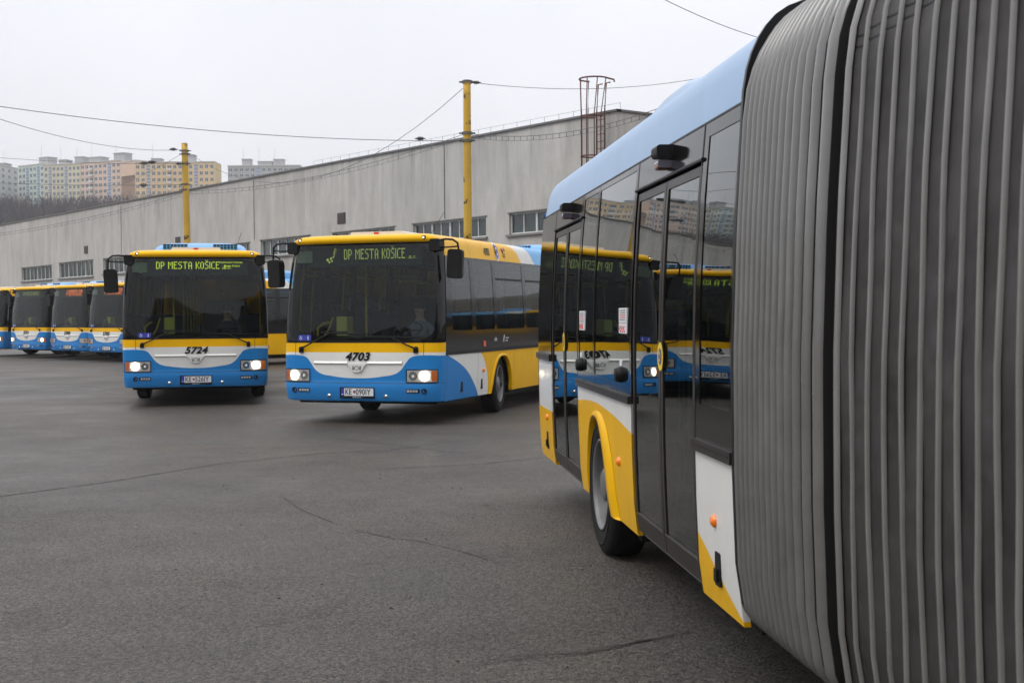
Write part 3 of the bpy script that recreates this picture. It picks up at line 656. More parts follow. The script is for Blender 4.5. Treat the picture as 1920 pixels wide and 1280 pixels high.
# ---------------------------------------------------------------- the articulated bus close to the camera
RA = -.0998
side0 = Vector((.2671, 12.3161, 0)); nrm = Vector((math.cos(RA), -math.sin(RA), 0))
def near_bus():
    REF = 1.277; o0 = side0+nrm*REF
    root = empty('articulated_bus', (o0.x, o0.y, 0), -RA)
    tag(root, 'articulated bus close by on the right, grey pleated bellows and dark glass doors', 'bus', None)
    lr = livery('livery_rear', 'rear'); YB = -6.96
    S = -1
    wc = -3.43
    bot = lambda v: arch(wc, .56, .97)(v)
    # lower panels between the doors
    side_band(root, 'side_panel', lr, S, .345, .80, -1.09, -.16)
    side_band(root, 'rear_corner_panel', white, S, .803, 1.24, -1.09, -.16, off=-.004)
    side_band(root, 'side_panel', lr, S, .345, 1.12, -4.71, -2.61, bot=bot)
    side_band(root, 'side_panel', lr, S, .345, 1.02, YB, -6.27)
    side_band(root, 'side_panel', lr, 1, .345, 1.04, YB, -.16, bot=bot)
    def mould(v0, v1, z0, z1):
        m = empty('side_moulding'); m.parent = root
        side_band(m, 'moulding_strip', brownrub, S, z0, z1, v0, v1, off=.022, th=.06); side_band(m, 'moulding_groove', inkm, S, z0+.026, z0+.034, v0+.02, v1-.02, off=.0245, th=.004)
    mould(-4.70, -2.62, 1.123, 1.17); mould(YB+.01, -6.27, 1.023, 1.075); mould(-1.08, -.16, 1.243, 1.30)
    side_band(root, 'side_moulding', brownrub, 1, 1.04, 1.09, YB, 0, off=.012)
    flare(root, S, wc, .54, .95, .19, .030, m=yellow, lop=True); flare(root, 1, wc, .55, .97, .15, .03)
    b = MB(); b.rbox((-1.26, -4.35, .36), (-1.18, -4.2, .5), .01, 1)
    # glazing band; black gloss with flush panes
    def blk(v0, v1, z0, z1, off=0, n='black_band_panel', m=None): return side_band(root, n, m or blackg, S, z0, z1, v0, v1, off=off, th=.03, vstep=.3)
    def pane(v0, v1, z0, z1, off=.002, n='side_window', m=None, rr=0):
        p = MB(); zs = [z0+(z1-z0)*k/8 for k in range(9)]
        p.grid([[(S*(W(z)+off), v0+(v1-v0)*k/4, z) for k in range(5)] for z in zs], flip=True); return p.build(n, m or g_near, root)
    top = 2.54
    # from the rear: corner, door, quarter, window over wheel, door, end window by the bellows
    blk(-1.09, -.16, 1.30, 2.54)
    def door(va, vb, zt):
        """two glass leaves in dark frames, va < vb (va nearer the camera)"""
        d = empty('door'); d.parent = root; mid = (va+vb)/2
        side_band(d, 'door_header', blackg, S, zt, 2.54, va, vb, off=0)
        b = MB(); b.rbox((-(W(2.38)+.014), va-.03, zt-.006), (-(W(2.38)-.02), vb+.03, zt+.012), .006, 1); b.build('rain_gutter', inkm, d)
        for a_, b_ in ((va+.012, mid-.006), (mid+.006, vb-.012)):
            lf = empty('door_leaf'); lf.parent = d
            z0, z1 = .385, zt-.02; fw = .045
            for (p, q, r, s_) in ((a_, a_+fw, z0, z1), (b_-fw, b_, z0, z1), (a_+fw, b_-fw, z1-fw, z1), (a_+fw, b_-fw, z0, z0+.11)):
                side_band(lf, 'leaf_frame', brownrub, S, r, s_, p, q, off=-.006, th=.04)
            g = MB(); zs = [z0+.11+(z1-fw-z0-.11)*k/10 for k in range(11)]
            g.grid([[(S*(W(z)-.012), a_+fw+(b_-a_-2*fw)*k/4, z) for k in range(5)] for z in zs], flip=True); g.build('leaf_glass', g_near, lf)
            k_ = MB(); k_.grid([[(S*(W(z)-.003), v, z) for v in (a_+.02, b_-.02)] for z in (.488, .496)], flip=True); k_.build('kick_strip', chrome, lf)
            h = MB(); vv = b_-.10 if a_ < mid-.1 else a_+.10
            h.tube([(S*1.17, vv, .75), (S*1.17, vv, 1.75)], .016, 8); h.build('grab_pole', mat('grab_pole_teal', (.20, .32, .33), .3, metal=.3), lf)
        b = MB(); b.box((S*1.235, va, .345), (S*1.17, vb, .375)); 
        for k in range(int((vb-va)/.045)): b.box((S*1.240, va+.01+k*.045, .35), (S*1.235, va+.035+k*.045, .372), 1)
        b.build('door_step', [inkm, mat('step_studs', (.45, .45, .45), .4, metal=.6)], d)
        # round yellow request button sign on the nearer leaf edge
        s_ = MB(); c = (mid-.03, 1.43); 
        for r, off, mi in ((.066, .002, 0), (.038, .004, 1), (.024, .006, 0), (.014, .008, 1)):
            s_.add([(S*(W(1.4)+off), c[0]+r*math.cos(2*math.pi*k/24), c[1]+r*math.sin(2*math.pi*k/24)*1.15) for k in range(24)], [tuple(range(24))[::-1]], mi)
        s_.build('door_button_sign', [mat('sign_yellow', (.85, .6, .02), .4), signb], d)
        return d
    door(-6.26, -4.72, 2.37); door(-2.60, -1.10, 2.37)
    # door 3/4 side windows
    blk(-4.71, -2.61, 1.17, 1.24); blk(-4.71, -2.61, 2.50, 2.54)
    blk(-2.68, -2.61, 1.24, 2.50); blk(-3.38, -3.31, 1.24, 2.50); blk(-4.71, -4.64, 1.24, 2.50)
    pane(-3.31, -2.68, 1.24, 2.50, -.004); pane(-4.64, -3.38, 1.24, 2.50, -.004)
    blk(YB, -6.27, 1.075, 1.24); blk(YB, -6.27, 2.47, 2.54)
    blk(-6.36, -6.27, 1.24, 2.47); blk(YB, -6.88, 1.24, 2.47); pane(-6.88, -6.36, 1.24, 2.47, -.004)
    for v, z0, z1 in ((-3.345, 1.17, 2.54), (-6.265, .36, 2.54), (-4.715, .36, 2.54), (-2.605, .36, 2.54), (-1.095, .36, 2.54)):
        b = MB(); zs = [z0+(z1-z0)*k/12 for k in range(13)]; b.grid([[(S*(W(z)+.003), v-.006, z) for z in zs], [(S*(W(z)+.003), v+.006, z) for z in zs]]); b.build('rubber_seam', inkm, root)
    windows_side(root, 1, [(-6.7, -5.3), (-5.1, -3.7), (-3.5, -2.1), (-1.9, -.5)], YB, -.16, g_near, split=None)
    # roof
    rb = livery('livery_roof_back', 'roofback')
    for s in (S, 1): side_band(root, 'roof_edge', rb, s, 2.543, 2.962, YB, -.34, th=.02, vstep=.6)
    b = MB(); zs = zrows(2.543, 2.955, .05, (Wt,))
    rows = []
    for k in range(9):
        t = math.pi/2*k/8; rows.append([(q[0]*(1-.10*(1-math.cos(t))), -.34+.36*math.sin(t), 2.5+(q[1]-2.5)*(1-.35*(1-math.cos(t)))) for q in [(-W(z), z) for z in zs]+[(W(z), z) for z in reversed(zs)]])
    b.grid(rows, flip=True); b.build('roof_rear_cap', rb, root)
    b = MB(); zs = zrows(.345, 2.6, .2, (Wt,)); b.grid([[(-W(z), -.16, z), (-W(z)+.02, -.08, z), (-W(z)+.07, -.01, z), (-W(z)+.16, .04, z), (0, .08, z), (W(z)-.16, .04, z), (W(z)-.05, -.03, z), (W(z), -.16, z)] for z in zs], flip=True); b.build('rear_panel', livery('livery_tail', 'tail'), root)
    b = MB(); b.grid([[(S*(W(2.54)+.003), YB+(0-YB)*k/12, 2.536) for k in range(13)], [(S*(W(2.54)+.003), YB+(0-YB)*k/12, 2.545) for k in range(13)]], flip=True); b.build('roof_seam', inkm, root)
    # roof equipment
    for v0, v1, h, m, hw, n in ((-5.0, -3.6, .17, mat('ac_blue_pale', (.24, .37, .56), .35, coat=.3), .98, 'roof_air_conditioner'), (-3.5, -2.2, .09, white, .98, 'roof_equipment_cover')):
        b = MB(); rows = []
        for v, hh in ((v0, .02), (v0+.15, h*.7), (v0+.4, h), (v1-.5, h), (v1-.1, h*.6), (v1, .02)):
            rows.append([(-math.copysign(abs(math.cos(math.pi*j/14))**.5, math.cos(math.pi*j/14))*hw, v, 2.93+hh*abs(math.sin(math.pi*j/14))**.5) for j in range(15)])
        b.grid(rows, flip=True); b.build(n, m, root)
    # door cameras / lamps in black pods
    for v0, v1 in ((-5.60, -5.46), (-2.04, -1.91)):
        c = empty('door_lamp'); c.parent = root
        b = MB(); b.rbox((-1.345, v0, 2.468), (-1.20, v1, 2.532), .02, 1); b.rbox((-1.265, v0-.02, 2.465), (-1.20, v1+.02, 2.525), .015, 1); b.build('lamp_pod', blackm, c)
        b = MB(); b.rbox((-1.335, v0+.015, 2.415), (-1.26, v0+(v1-v0)*.5, 2.453), .012, 1); b.rbox((-1.33, v0+(v1-v0)*.5, 2.41), (-1.26, v1-.01, 2.453), .012, 1, 1)
        b.build('lamp_lens', [mat('lens_smoke', (.10, .09, .12), .12, coat=1), mat('lens_dark_red', (.25, .015, .02), .2, coat=1)], c)
    # stickers, knobs, lamps, latches
    def sb(n, m, v0, v1, z0, z1, off=.010, r=.006, par=root, inn=-.01):
        zc = (z0+z1)/2; b = MB(); b.rbox((-(W(zc)+off), v0, z0), (-(W(zc)+inn), v1, z1), min(r, (v1-v0)*.45, (z1-z0)*.45), 0); return b.build(n, m, par)
    for v0, v1, z0, z1 in ((-2.94, -2.70, 1.535, 1.675), (-4.56, -4.31, 1.535, 1.69)):
        s_ = sb('notice_sticker', signw, v0, v1, z0, z1, .001, .004); b = MB()
        for k in range(5): b.box((-(W(1.6)+.003), v0+.03, z1-.018-.014*k), (-(W(1.6)+.0015), v1-.03-.02*(k % 2), z1-.012-.014*k), 0 if k not in (2, 3) else 1)
        b.box((-(W(1.6)+.003), v0+.01, (z0+z1)/2-.014), (-(W(1.6)+.0015), v1-.01, (z0+z1)/2-.011), 0)
        for q in range(3):
            vv = v0+(v1-v0)*(.25+.25*q); b.tube([(-(W(1.6)+.003), vv, z0+.045), (-(W(1.6)+.003), vv+.02, z0+.03), (-(W(1.6)+.003), vv-.01, z0+.01)], .005, 5, mi=1)
        b.build('sticker_print', [mat('print_grey', (.2, .2, .25), .5), mat('print_red', (.6, .08, .1), .5)], s_)
    for v, z in ((-2.76, 1.28), (-4.36, 1.28)):
        b = MB(); b.lathe([(-(W(z)+.035), .001), (-(W(z)+.035), .04), (-(W(z)+.01), .048), (-W(z)+.01, .05)], 20, 'X', c=(0, v, z)); b.build('door_valve_knob', blackm, root)
        sb('valve_label', signw, v-.045, v+.02, z+.055, z+.09, .001)
    for v in (-.76, -4.27, -6.60):
        b = MB(); z = .735; b.lathe([(-(W(z)+.022), .001), (-(W(z)+.019), .017), (-(W(z)+.008), .029), (-W(z)+.01, .031)], 20, 'X', c=(0, v, z)); o = b.build('side_marker_lamp', orange, root); o.scale = (1, 1, 1)
    for v in (-.70, -6.63): 
        o = sb('panel_latch', blackm, v-.045, v+.045, .45, .60, .006, .012); b = MB(); b.rbox((-(W(.5)+.02), v-.025, .47), (-(W(.5)+.004), v+.02, .53), .008, 0); b.build('latch_lever', inkm, o)
    # wheel, underbody, interior
    wheel(root, -1, wc, 0, x=1.155); wheel(root, 1, wc, 0, x=1.155)
    for s in (1, -1):
        b = MB(); K = 20; b.grid([[(s*x, wc+.57*math.cos(math.pi*k/K), .3+.72*math.sin(math.pi*k/K)) for k in range(K+1)] for x in (1.22, .55)])
        b.add([(s*.55, wc+.57*math.cos(math.pi*k/K), .3+.72*math.sin(math.pi*k/K)) for k in range(K+1)], [tuple(range(K+1))]); b.build('wheel_arch_liner', inkm, root)
    b = MB(); b.box((-1.2, YB, .31), (1.2, wc-.62, .343)); b.box((-1.2, wc+.62, .31), (1.2, -.1, .343)); b.box((-1.12, wc-.62, .19), (1.12, wc-.50, .55)); b.box((-.55, YB, .28), (.55, -.1, .4)); b.box((-1.02, YB+.3, .20), (1.02, wc-.9, .30)); b.box((-1.02, wc+.9, .20), (1.02, -.5, .30)); b.tube([(-1, wc, .48), (1, wc, .48)], .08); b.build('underbody', darkst, root)  # hanging boxes added to keep light off the inner tread and ground
    b = MB(); b.box((-1.25, -2.86, .14), (-1.0, -2.82, .34)); b.build('mud_flap', inkm, root)
    bus_interior(root, YB, -.15)
    # ---------------- bellows: black end frame, tightly folded half, middle hoop, stretched half
    bl = empty('bellows'); bl.parent = root
    def loop(zb=.355, grow=0):
        """cross-section as (inward distance from the side line, z), from bottom middle up the right side and over"""
        half = [(REF, zb-grow), (.9, zb-grow), (.5, zb-grow)]; rb_ = .13
        for k in range(7):
            t = R_(270-90*k/6); half.append((rb_+.0+rb_*math.cos(t), zb+rb_+rb_*math.sin(t)))
        T = [(.49, -.004), (.6, -.02), (1.0, -.034), (1.5, -.036), (2., -.02), (2.57, .015), (2.66, .03), (2.725, .05), (2.79, .08), (2.836, .11), (2.88, .15), (2.91, .195), (2.935, .26), (2.95, .34), (2.96, .5)]
        for k in range(1, 16): z = .49+(2.57-.49)*k/16; half.append((lerp_tab(T, z), z))
        for z, d_ in T[5:]: half.append((d_, z))
        half.append((.8, 2.968)); half.append((REF, 2.972))
        right = half; left = [(2*REF-d, z) for d, z in reversed(half)]
        return right+left[1:]
    inv = Matrix.Translation((o0.x, o0.y, 0)) @ Matrix.Rotation(-RA, 4, 'Z'); inv = inv.inverted()
    # path of the side line
    P0 = side0+Vector((math.sin(RA), math.cos(RA), 0))*YB
    dirR = -Vector((math.sin(RA), math.cos(RA), 0))
    path = []   # (distance, point, direction)
    s = 0
    for k in range(0, 121): path.append((P0+dirR*(k*.01), dirR))
    PT = [(1.06, 4.11), (1.07, 3.97), (1.09, 3.83), (1.11, 3.69), (1.12, 3.55), (1.13, 3.41), (1.13, 3.27), (1.13, 3.13), (1.12, 2.99), (1.11, 2.85), (1.10, 2.71), (1.085, 2.57), (1.07, 2.43), (1.05, 2.25)]
    # smooth heading change along the stretched half
    p = path[-1][0].copy(); hd0 = math.atan2(dirR.x, -dirR.y)
    STR = []
    n2 = 185
    for k in range(n2):
        f = k/n2; hd = hd0*(1-min(1, f*1.25))+R_(-4.5)*min(1, f*1.25)+R_(1.5)*math.sin(math.pi*min(1, f*1.2))
        d = Vector((math.sin(hd), -math.cos(hd), 0)); p = p+d*.01; path.append((p.copy(), d))
    lp = loop(); 
    def ringpts(i, out, lp=lp, wav=None, frame=False):
        p, d = path[i]; n = Vector((-d.y, d.x, 0))   # inwards (towards the bus axis)
        if n.x < 0: n = -n
        pts = []
        for q, (dd, z) in enumerate(lp):
            # outward normal of the section, approximately from neighbours
            a_ = lp[max(q-1, 0)]; b_ = lp[min(q+1, len(lp)-1)]; tx, tz = b_[0]-a_[0], b_[1]-a_[1]; l = math.hypot(tx, tz) or 1
            nx, nz_ = -tz/l, tx/l
            o_ = out+(wav(i, q) if wav else 0)
            if not frame and z > 2.5: o_ -= .035*min(1, (z-2.5)/.3)
            w_ = p+n*(dd+nx*o_); w_.z = z+nz_*o_; pts.append(inv @ w_)
        return pts
    i0 = 0
    # black frame at the body end
    b = MB(); b.grid([ringpts(0, o_, frame=True) for o_ in (-.12, .016)]); b.grid([ringpts(0, .016, frame=True), ringpts(3, .016, frame=True)]); b.grid([ringpts(3, .016, frame=True), ringpts(3, -.12, frame=True)]); b.build('end_frame', inkm, bl, fixn=True)
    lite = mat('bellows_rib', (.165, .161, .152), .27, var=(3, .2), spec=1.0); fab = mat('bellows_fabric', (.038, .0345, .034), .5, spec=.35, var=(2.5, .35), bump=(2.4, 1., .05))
    # tight folds: one pleated skin with rounded ribs
    b = MB(); rows = []
    nfold = 13; span = (3, 112)
    for f in range(nfold):
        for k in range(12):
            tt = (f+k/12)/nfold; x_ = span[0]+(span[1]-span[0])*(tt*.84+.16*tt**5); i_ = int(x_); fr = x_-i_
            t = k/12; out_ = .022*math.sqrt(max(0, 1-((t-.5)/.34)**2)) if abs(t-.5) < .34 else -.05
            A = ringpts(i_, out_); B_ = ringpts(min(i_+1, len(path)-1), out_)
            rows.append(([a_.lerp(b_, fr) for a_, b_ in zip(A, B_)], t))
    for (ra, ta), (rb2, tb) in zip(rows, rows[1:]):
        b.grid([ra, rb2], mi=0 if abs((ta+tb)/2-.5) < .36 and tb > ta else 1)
    b.build('bellows_folded_half', [mat('bellows_pleat', (.115, .112, .106), .27, var=(3, .22), spec=1.0), mat('pleat_valley_shade', (.012, .011, .011), .7, spec=.1)], bl, merge=True, angle=55)  # valleys coloured darker than the fabric: shade between pleats painted in
    # middle hoop
    b = MB(); b.grid([ringpts(112, -.02), ringpts(113, -.10), ringpts(120, -.10), ringpts(122, .0)]); b.build('middle_hoop', mat('hoop_black', (.008, .008, .008), .6), bl)
    # stretched half: fabric with light ribs
    rnd = random.Random(3); ph = [rnd.uniform(0, 6.28) for _ in range(40)]
    def wav(i, q):
        k = (i-122)/14; f = k-math.floor(k); kk = int(math.floor(k)) % 40
        sag = -.014*math.sin(math.pi*f)**.8
        z = lp[q][1]; return sag+.006*math.sin(math.pi*f)*(math.sin(z*4.3+ph[kk])+.6*math.sin(z*9.7+ph[(kk+7) % 40]))
    b = MB(); idx = list(range(122, len(path)-1, 2)); b.grid([ringpts(i, 0, wav=wav) for i in idx]); b.build('bellows_stretched_half', fab, bl)
    b = MB()
    for r in range(0, 13):
        i = 122+14*r
        if i+2 >= len(path): break
        w_ = 2.0 if r == 0 else .95
        rr = []
        for k in range(9):
            t = math.pi*k/8; x_ = i+w_*math.cos(math.pi-t)*1.; i_ = max(0, int(math.floor(x_))); fr = x_-i_; o_ = .013*math.sin(t)-.002
            wv = (lambda i__, q, r=r: .0022*math.sin(lp[q][1]*6+ph[(r+3) % 40])) if r else None
            A = ringpts(i_, o_, wav=wv); B_ = ringpts(min(i_+1, len(path)-1), o_, wav=wv); rr.append([a_.lerp(b_, fr) for a_, b_ in zip(A, B_)])
        b.grid(rr)
    ob = b.build('bellows_ribs', lite, bl)
    # stitched seam high on the fabric
    qs = next(q for q in range(len(lp)-1) if lp[q][1] <= 2.50 < lp[q+1][1] and lp[q][0] < .5)
    for zz in (2.50, 2.535):
        b = MB(); A_, B2 = [], []
        for i in range(124, len(path)-1, 2):
            R1 = ringpts(i, .002, wav=wav); p, q_ = R1[qs], R1[qs+1]; f1 = (zz-p.z)/(q_.z-p.z)*1.; A_.append(p+(q_-p)*f1); B2.append(p+(q_-p)*(f1+.006/(q_.z-p.z)))
        b.grid([A_, B2]); b.build('stitched_seam', inkm, bl)
    # ---------------- front section, mostly beside and behind the camera
    pe, de = path[-1]; n = Vector((-de.y, de.x, 0)); n = n if n.x > 0 else -n
    af = math.atan2(-de.x, -de.y); oF = pe+n*REF
    fr_ = empty('front_section'); fr_.parent = root
    LF = 9.6
    M = inv @ Matrix.Translation((oF.x, oF.y, 0)) @ Matrix.Rotation(-af, 4, 'Z')
    fr_.matrix_local = M
    for s in (-1, 1):
        side_band(fr_, 'front_side_panel', yellow, s, .345, 1.04, -LF, -.02, bot=lambda v: max(arch(-1.6, .56, .95)(v), arch(-7.4, .56, .95)(v)))
        side_band(fr_, 'front_side_moulding', blackm, s, 1.04, 1.088, -LF, -.02, off=.01)
        side_band(fr_, 'front_window_band', blackg, s, 1.09, 2.54, -LF, -.02); side_band(fr_, 'front_roof_edge', rb, s, 2.543, 2.962, -LF, -.02, th=.02)
    b = MB(); zs = zrows(.345, 2.95, .3, (Wt,)); b.grid([[(-W(z), -LF, z), (0, -LF-.12, z), (W(z), -LF, z)] for z in zs]); b.build('front_nose', yellow, fr_)
    b = MB(); b.grid([ringpts(len(path)-3, o_) for o_ in (-.05, .02)]); b.grid([ringpts(len(path)-3, .02), ringpts(len(path)-1, .02)]); b.build('front_end_frame', inkm, bl, fixn=True)
    return root
near_bus()

# ---------------------------------------------------------------- ground
def asphalt():
    m = bpy.data.materials.new('asphalt'); m.use_nodes = True; t = m.node_tree; b = t.nodes['Principled BSDF']
    tc = N(t, 'ShaderNodeTexCoord')
    def noise(s, d=4, r=.6):
        n = N(t, 'ShaderNodeTexNoise'); n.inputs['Scale'].default_value = s; n.inputs['Detail'].default_value = d; n.inputs['Roughness'].default_value = r; t.links.new(tc.outputs['Object'], n.inputs['Vector']); return n.outputs[0]
    def mr(src, a, b_, c, d):
        n = N(t, 'ShaderNodeMapRange'); n.inputs[1].default_value = a; n.inputs[2].default_value = b_; n.inputs[3].default_value = c; n.inputs[4].default_value = d; t.links.new(src, n.inputs[0]); return n.outputs[0]
    def mul(a, b_):
        n = N(t, 'ShaderNodeMath', operation='MULTIPLY'); t.links.new(a, n.inputs[0]); t.links.new(b_, n.inputs[1]); return n.outputs[0]
    vo = N(t, 'ShaderNodeTexVoronoi'); vo.inputs['Scale'].default_value = 68; t.links.new(tc.outputs['Object'], vo.inputs['Vector'])
    sv = N(t, 'ShaderNodeSeparateColor'); t.links.new(vo.outputs['Color'], sv.inputs[0])
    grain = mr(sv.outputs[0], 0, 1, .32, 1.75)
    g2 = mr(noise(260, 2, .7), .3, .7, .6, 1.4)
    big = mr(noise(.16, 5, .6), .32, .68, .74, 1.16); mid = mr(noise(1.3, 5, .6), .3, .7, .88, 1.1)
    f = mul(mul(mul(grain, g2), mul(big, mid)), mr(noise(34, 3, .75), .35, .65, .62, 1.42))
    hx = N(t, 'ShaderNodeMix', data_type='RGBA'); hx.inputs[6].default_value = (.071, .0585, .0485, 1); hx.inputs[7].default_value = (.060, .0550, .0475, 1); t.links.new(mr(noise(.22, 5, .6), .42, .58, 0, 1), hx.inputs[0])
    sc_ = N(t, 'ShaderNodeVectorMath', operation='SCALE'); t.links.new(hx.outputs[2], sc_.inputs[0]); t.links.new(f, sc_.inputs['Scale'])
    t.links.new(sc_.outputs[0], b.inputs['Base Color'])
    t.links.new(mr(noise(.35, 6, .65), .35, .65, .36, .60), b.inputs['Roughness']); b.inputs['Specular IOR Level'].default_value = .34
    bp = N(t, 'ShaderNodeBump'); bp.inputs['Strength'].default_value = .9; bp.inputs['Distance'].default_value = .008
    t.links.new(mul(vo.outputs['Distance'], g2), bp.inputs['Height']); bp.invert = True
    bp2 = N(t, 'ShaderNodeBump'); bp2.inputs['Strength'].default_value = .3; bp2.inputs['Distance'].default_value = .03; t.links.new(noise(.9, 3), bp2.inputs['Height'])
    t.links.new(bp.outputs[0], bp2.inputs['Normal']) if False else t.links.new(bp2.outputs[0], bp.inputs['Normal'])
    t.links.new(bp.outputs[0], b.inputs['Normal'])
    return m
b = MB(); b.add([(-1500, -600, 0), (1500, -600, 0), (1500, 1800, 0), (-1500, 1800, 0)], [(0, 1, 2, 3)]); g = b.build('ground', asphalt()); tag(g, kind='structure')
crackm = mat('crack_dark', (.034, .031, .028), .7)
def ribbon(pts, w_, jit, seed, z=.004, taper=True):
    r = random.Random(seed); P = []
    for (a, c) in zip(pts, pts[1:]):
        n = max(2, int(math.dist(a, c)/.06))
        for k in range(n): f = k/n; P.append((a[0]+(c[0]-a[0])*f, a[1]+(c[1]-a[1])*f))
    P.append(pts[-1]); L_, R2 = [], []
    jx = 0
    for i, p in enumerate(P):
        q = P[min(i+1, len(P)-1)]; o = P[max(i-1, 0)]; dx, dy = q[0]-o[0], q[1]-o[1]; l = math.hypot(dx, dy) or 1
        jx = jx*.8+r.uniform(-jit, jit); ww = w_*r.uniform(.35, 1.)*(min(1, i/6, (len(P)-1-i)/6) if taper else 1)
        nx, ny = -dy/l, dx/l; L_.append((p[0]+nx*(jx+ww), p[1]+ny*(jx+ww), z)); R2.append((p[0]+nx*(jx-ww), p[1]+ny*(jx-ww), z))
    return L_, R2
def crack(pts, w_, jit, seed, label):
    b = MB(); A, B_ = ribbon(pts, w_, jit, seed); b.grid([A, B_], sm=False); o = b.build('asphalt_crack', crackm); tag(o, kind='structure')
crack([(-7.5, 8.2), (-4.77, 12.0), (-4.11, 12.91), (-3.25, 14.56), (-2.31, 15.49), (-1.57, 15.74), (-.9, 16.6)], .017, .003, 1, '')
crack([(-3.9, 13.3), (-2.9, 12.5), (-2.2, 12.04)], .003, .004, 9, '')
crack([(-2.2, 12.04), (-1.8, 11.0), (-1.3, 10.06)], .006, .004, 2, '')
crack([(-1.3, 10.06), (-.9, 9.6), (-.72, 9.5), (-.4, 9.1), (-.05, 8.51)], .008, .004, 12, '')
crack([(-1.6, 13.8), (-.36, 14.27), (.36, 14.85), (.9, 15.3)], .013, .005, 3, '')
crack([(-2.6, 17.6), (-1.3, 16.2), (-.5, 15.2)], .011, .006, 4, '')
for q in range(5): crack([(-.30+.02*q, 6.02+.02*q), (.04, 6.2+.025*q), (.35, 6.27+.02*q), (.62, 6.5), (.94+.02*q, 6.75)], .005, .012, 5+30*q, '')
crack([(-.6, 5.4), (-.1, 5.75), (.3, 5.7)], .004, .008, 6, '')
# faint worn road paint
pm = mat('worn_paint', (.20, .19, .185), .6, var=(14, .5))
for k, (a, c) in enumerate((((-13.6, 33.6), (-12.9, 33.0)), ((-12.4, 32.5), (-11.7, 31.9)), ((-11.2, 31.4), (-10.5, 30.8)), ((-10.0, 30.0), (-9.3, 29.2)), ((-8.9, 28.4), (-8.3, 27.7)), ((-7.0, 25.2), (-6.1, 24.6)), ((-6.1, 24.6), (-4.9, 24.9)), ((-5.3, 30.6), (-4.4, 31.2)), ((-19, 40), (-15.5, 39.3)), ((-17, 47.5), (-14, 44.4)))):
    b = MB(); A, B_ = ribbon([a, c], .045, .004, 20+k, .004, False); b.grid([A, B_], sm=False); o = b.build('worn_marking', pm); tag(o, kind='structure')
# small stones and leaves lying about
b = MB(); rs = random.Random(5)
for k in range(46):
    x, y = rs.uniform(-3.2, 1.0), rs.uniform(4.6, 15); r = rs.uniform(.006, .016)
    vs = [(x+r*rs.uniform(.6, 1.2)*math.cos(t), y+r*rs.uniform(.6, 1.2)*math.sin(t), .001) for t in (0, 1.2, 2.5, 3.8, 5)]; b.add(vs+[(x, y, r*.7)], [(0, 1, 5), (1, 2, 5), (2, 3, 5), (3, 4, 5), (4, 0, 5)])
tag(b.build('ground_grit', mat('grit', (.03, .028, .025), .9)), 'scattered dark grit on the asphalt', 'grit', kind='stuff')

# ---------------------------------------------------------------- depot hall
WA, WD = .9142, 36.3
wn = Vector((math.sin(WA), math.cos(WA), 0)); wt = Vector((math.cos(WA), -math.sin(WA), 0))
hall = empty('depot_hall', tuple(wn*WD), -WA); tag(hall, 'long grey rendered depot hall with strip windows and flat roof behind the buses', 'building')
# local: x along wall, y away from yard
def concrete(name, base, s=1):
    m = bpy.data.materials.new(name); m.use_nodes = True; t = m.node_tree; b = t.nodes['Principled BSDF']; b.inputs['Roughness'].default_value = .9; b.inputs['Specular IOR Level'].default_value = .2
    tc = N(t, 'ShaderNodeTexCoord')
    def noise(vec_scale, s_, d=6, r=.65):
        mp = N(t, 'ShaderNodeMapping'); mp.inputs['Scale'].default_value = vec_scale; t.links.new(tc.outputs['Object'], mp.inputs[0])
        n = N(t, 'ShaderNodeTexNoise'); n.inputs['Scale'].default_value = s_; n.inputs['Detail'].default_value = d; n.inputs['Roughness'].default_value = r; t.links.new(mp.outputs[0], n.inputs['Vector']); return n.outputs[0]
    def mr(src, a, b_, c, d):
        n = N(t, 'ShaderNodeMapRange'); n.inputs[1].default_value = a; n.inputs[2].default_value = b_; n.inputs[3].default_value = c; n.inputs[4].default_value = d; t.links.new(src, n.inputs[0]); return n.outputs[0]
    def mul(a, b_):
        n = N(t, 'ShaderNodeMath', operation='MULTIPLY'); t.links.new(a, n.inputs[0]); t.links.new(b_, n.inputs[1]); return n.outputs[0]
    f = mul(mul(mr(noise((.9, .9, .20), 1.3, 8, .7), .35, .7, 1.06, .78), mr(noise((1, 1, 1), .12, 4), .3, .7, .88, 1.08)), mul(mr(noise((2.5, 2.5, .6), 2.2, 6), .3, .75, 1.02, .95), mr(noise((1, 1, 1), .8, 7, .7), .3, .7, .94, 1.05)))
    sp = N(t, 'ShaderNodeSeparateXYZ'); t.links.new(tc.outputs['Object'], sp.inputs[0])
    # rain streaks hang from the parapet: stronger near the top
    sm_ = mul(mr(noise((2.0, 2.0, .06), 1.1, 6, .7), .48, .72, 0, 1), mr(sp.outputs['Z'], 6.5, 10, 0, .30))
    one = N(t, 'ShaderNodeMath', operation='SUBTRACT'); one.inputs[0].default_value = 1; t.links.new(sm_, one.inputs[1]); f = mul(f, one.outputs[0])
    v = N(t, 'ShaderNodeVectorMath', operation='SCALE'); v.inputs[0].default_value = base; t.links.new(f, v.inputs['Scale']); t.links.new(v.outputs[0], b.inputs['Base Color'])
    bp = N(t, 'ShaderNodeBump'); bp.inputs['Distance'].default_value = .02; bp.inputs['Strength'].default_value = .5; t.links.new(noise((1, 1, 1), 6, 5), bp.inputs['Height']); t.links.new(bp.outputs[0], b.inputs['Normal'])
    return m
conc = concrete('render_grey', (.482, .465, .435)); conc2 = concrete('render_end', (.52, .485, .45))
T0, T1 = -175., -39.87
ztop = lambda t: lerp_tab([(-175, 10.24), (-125.5, 10.19), (-64.75, 10.05), (-39.87, 9.95)], t)
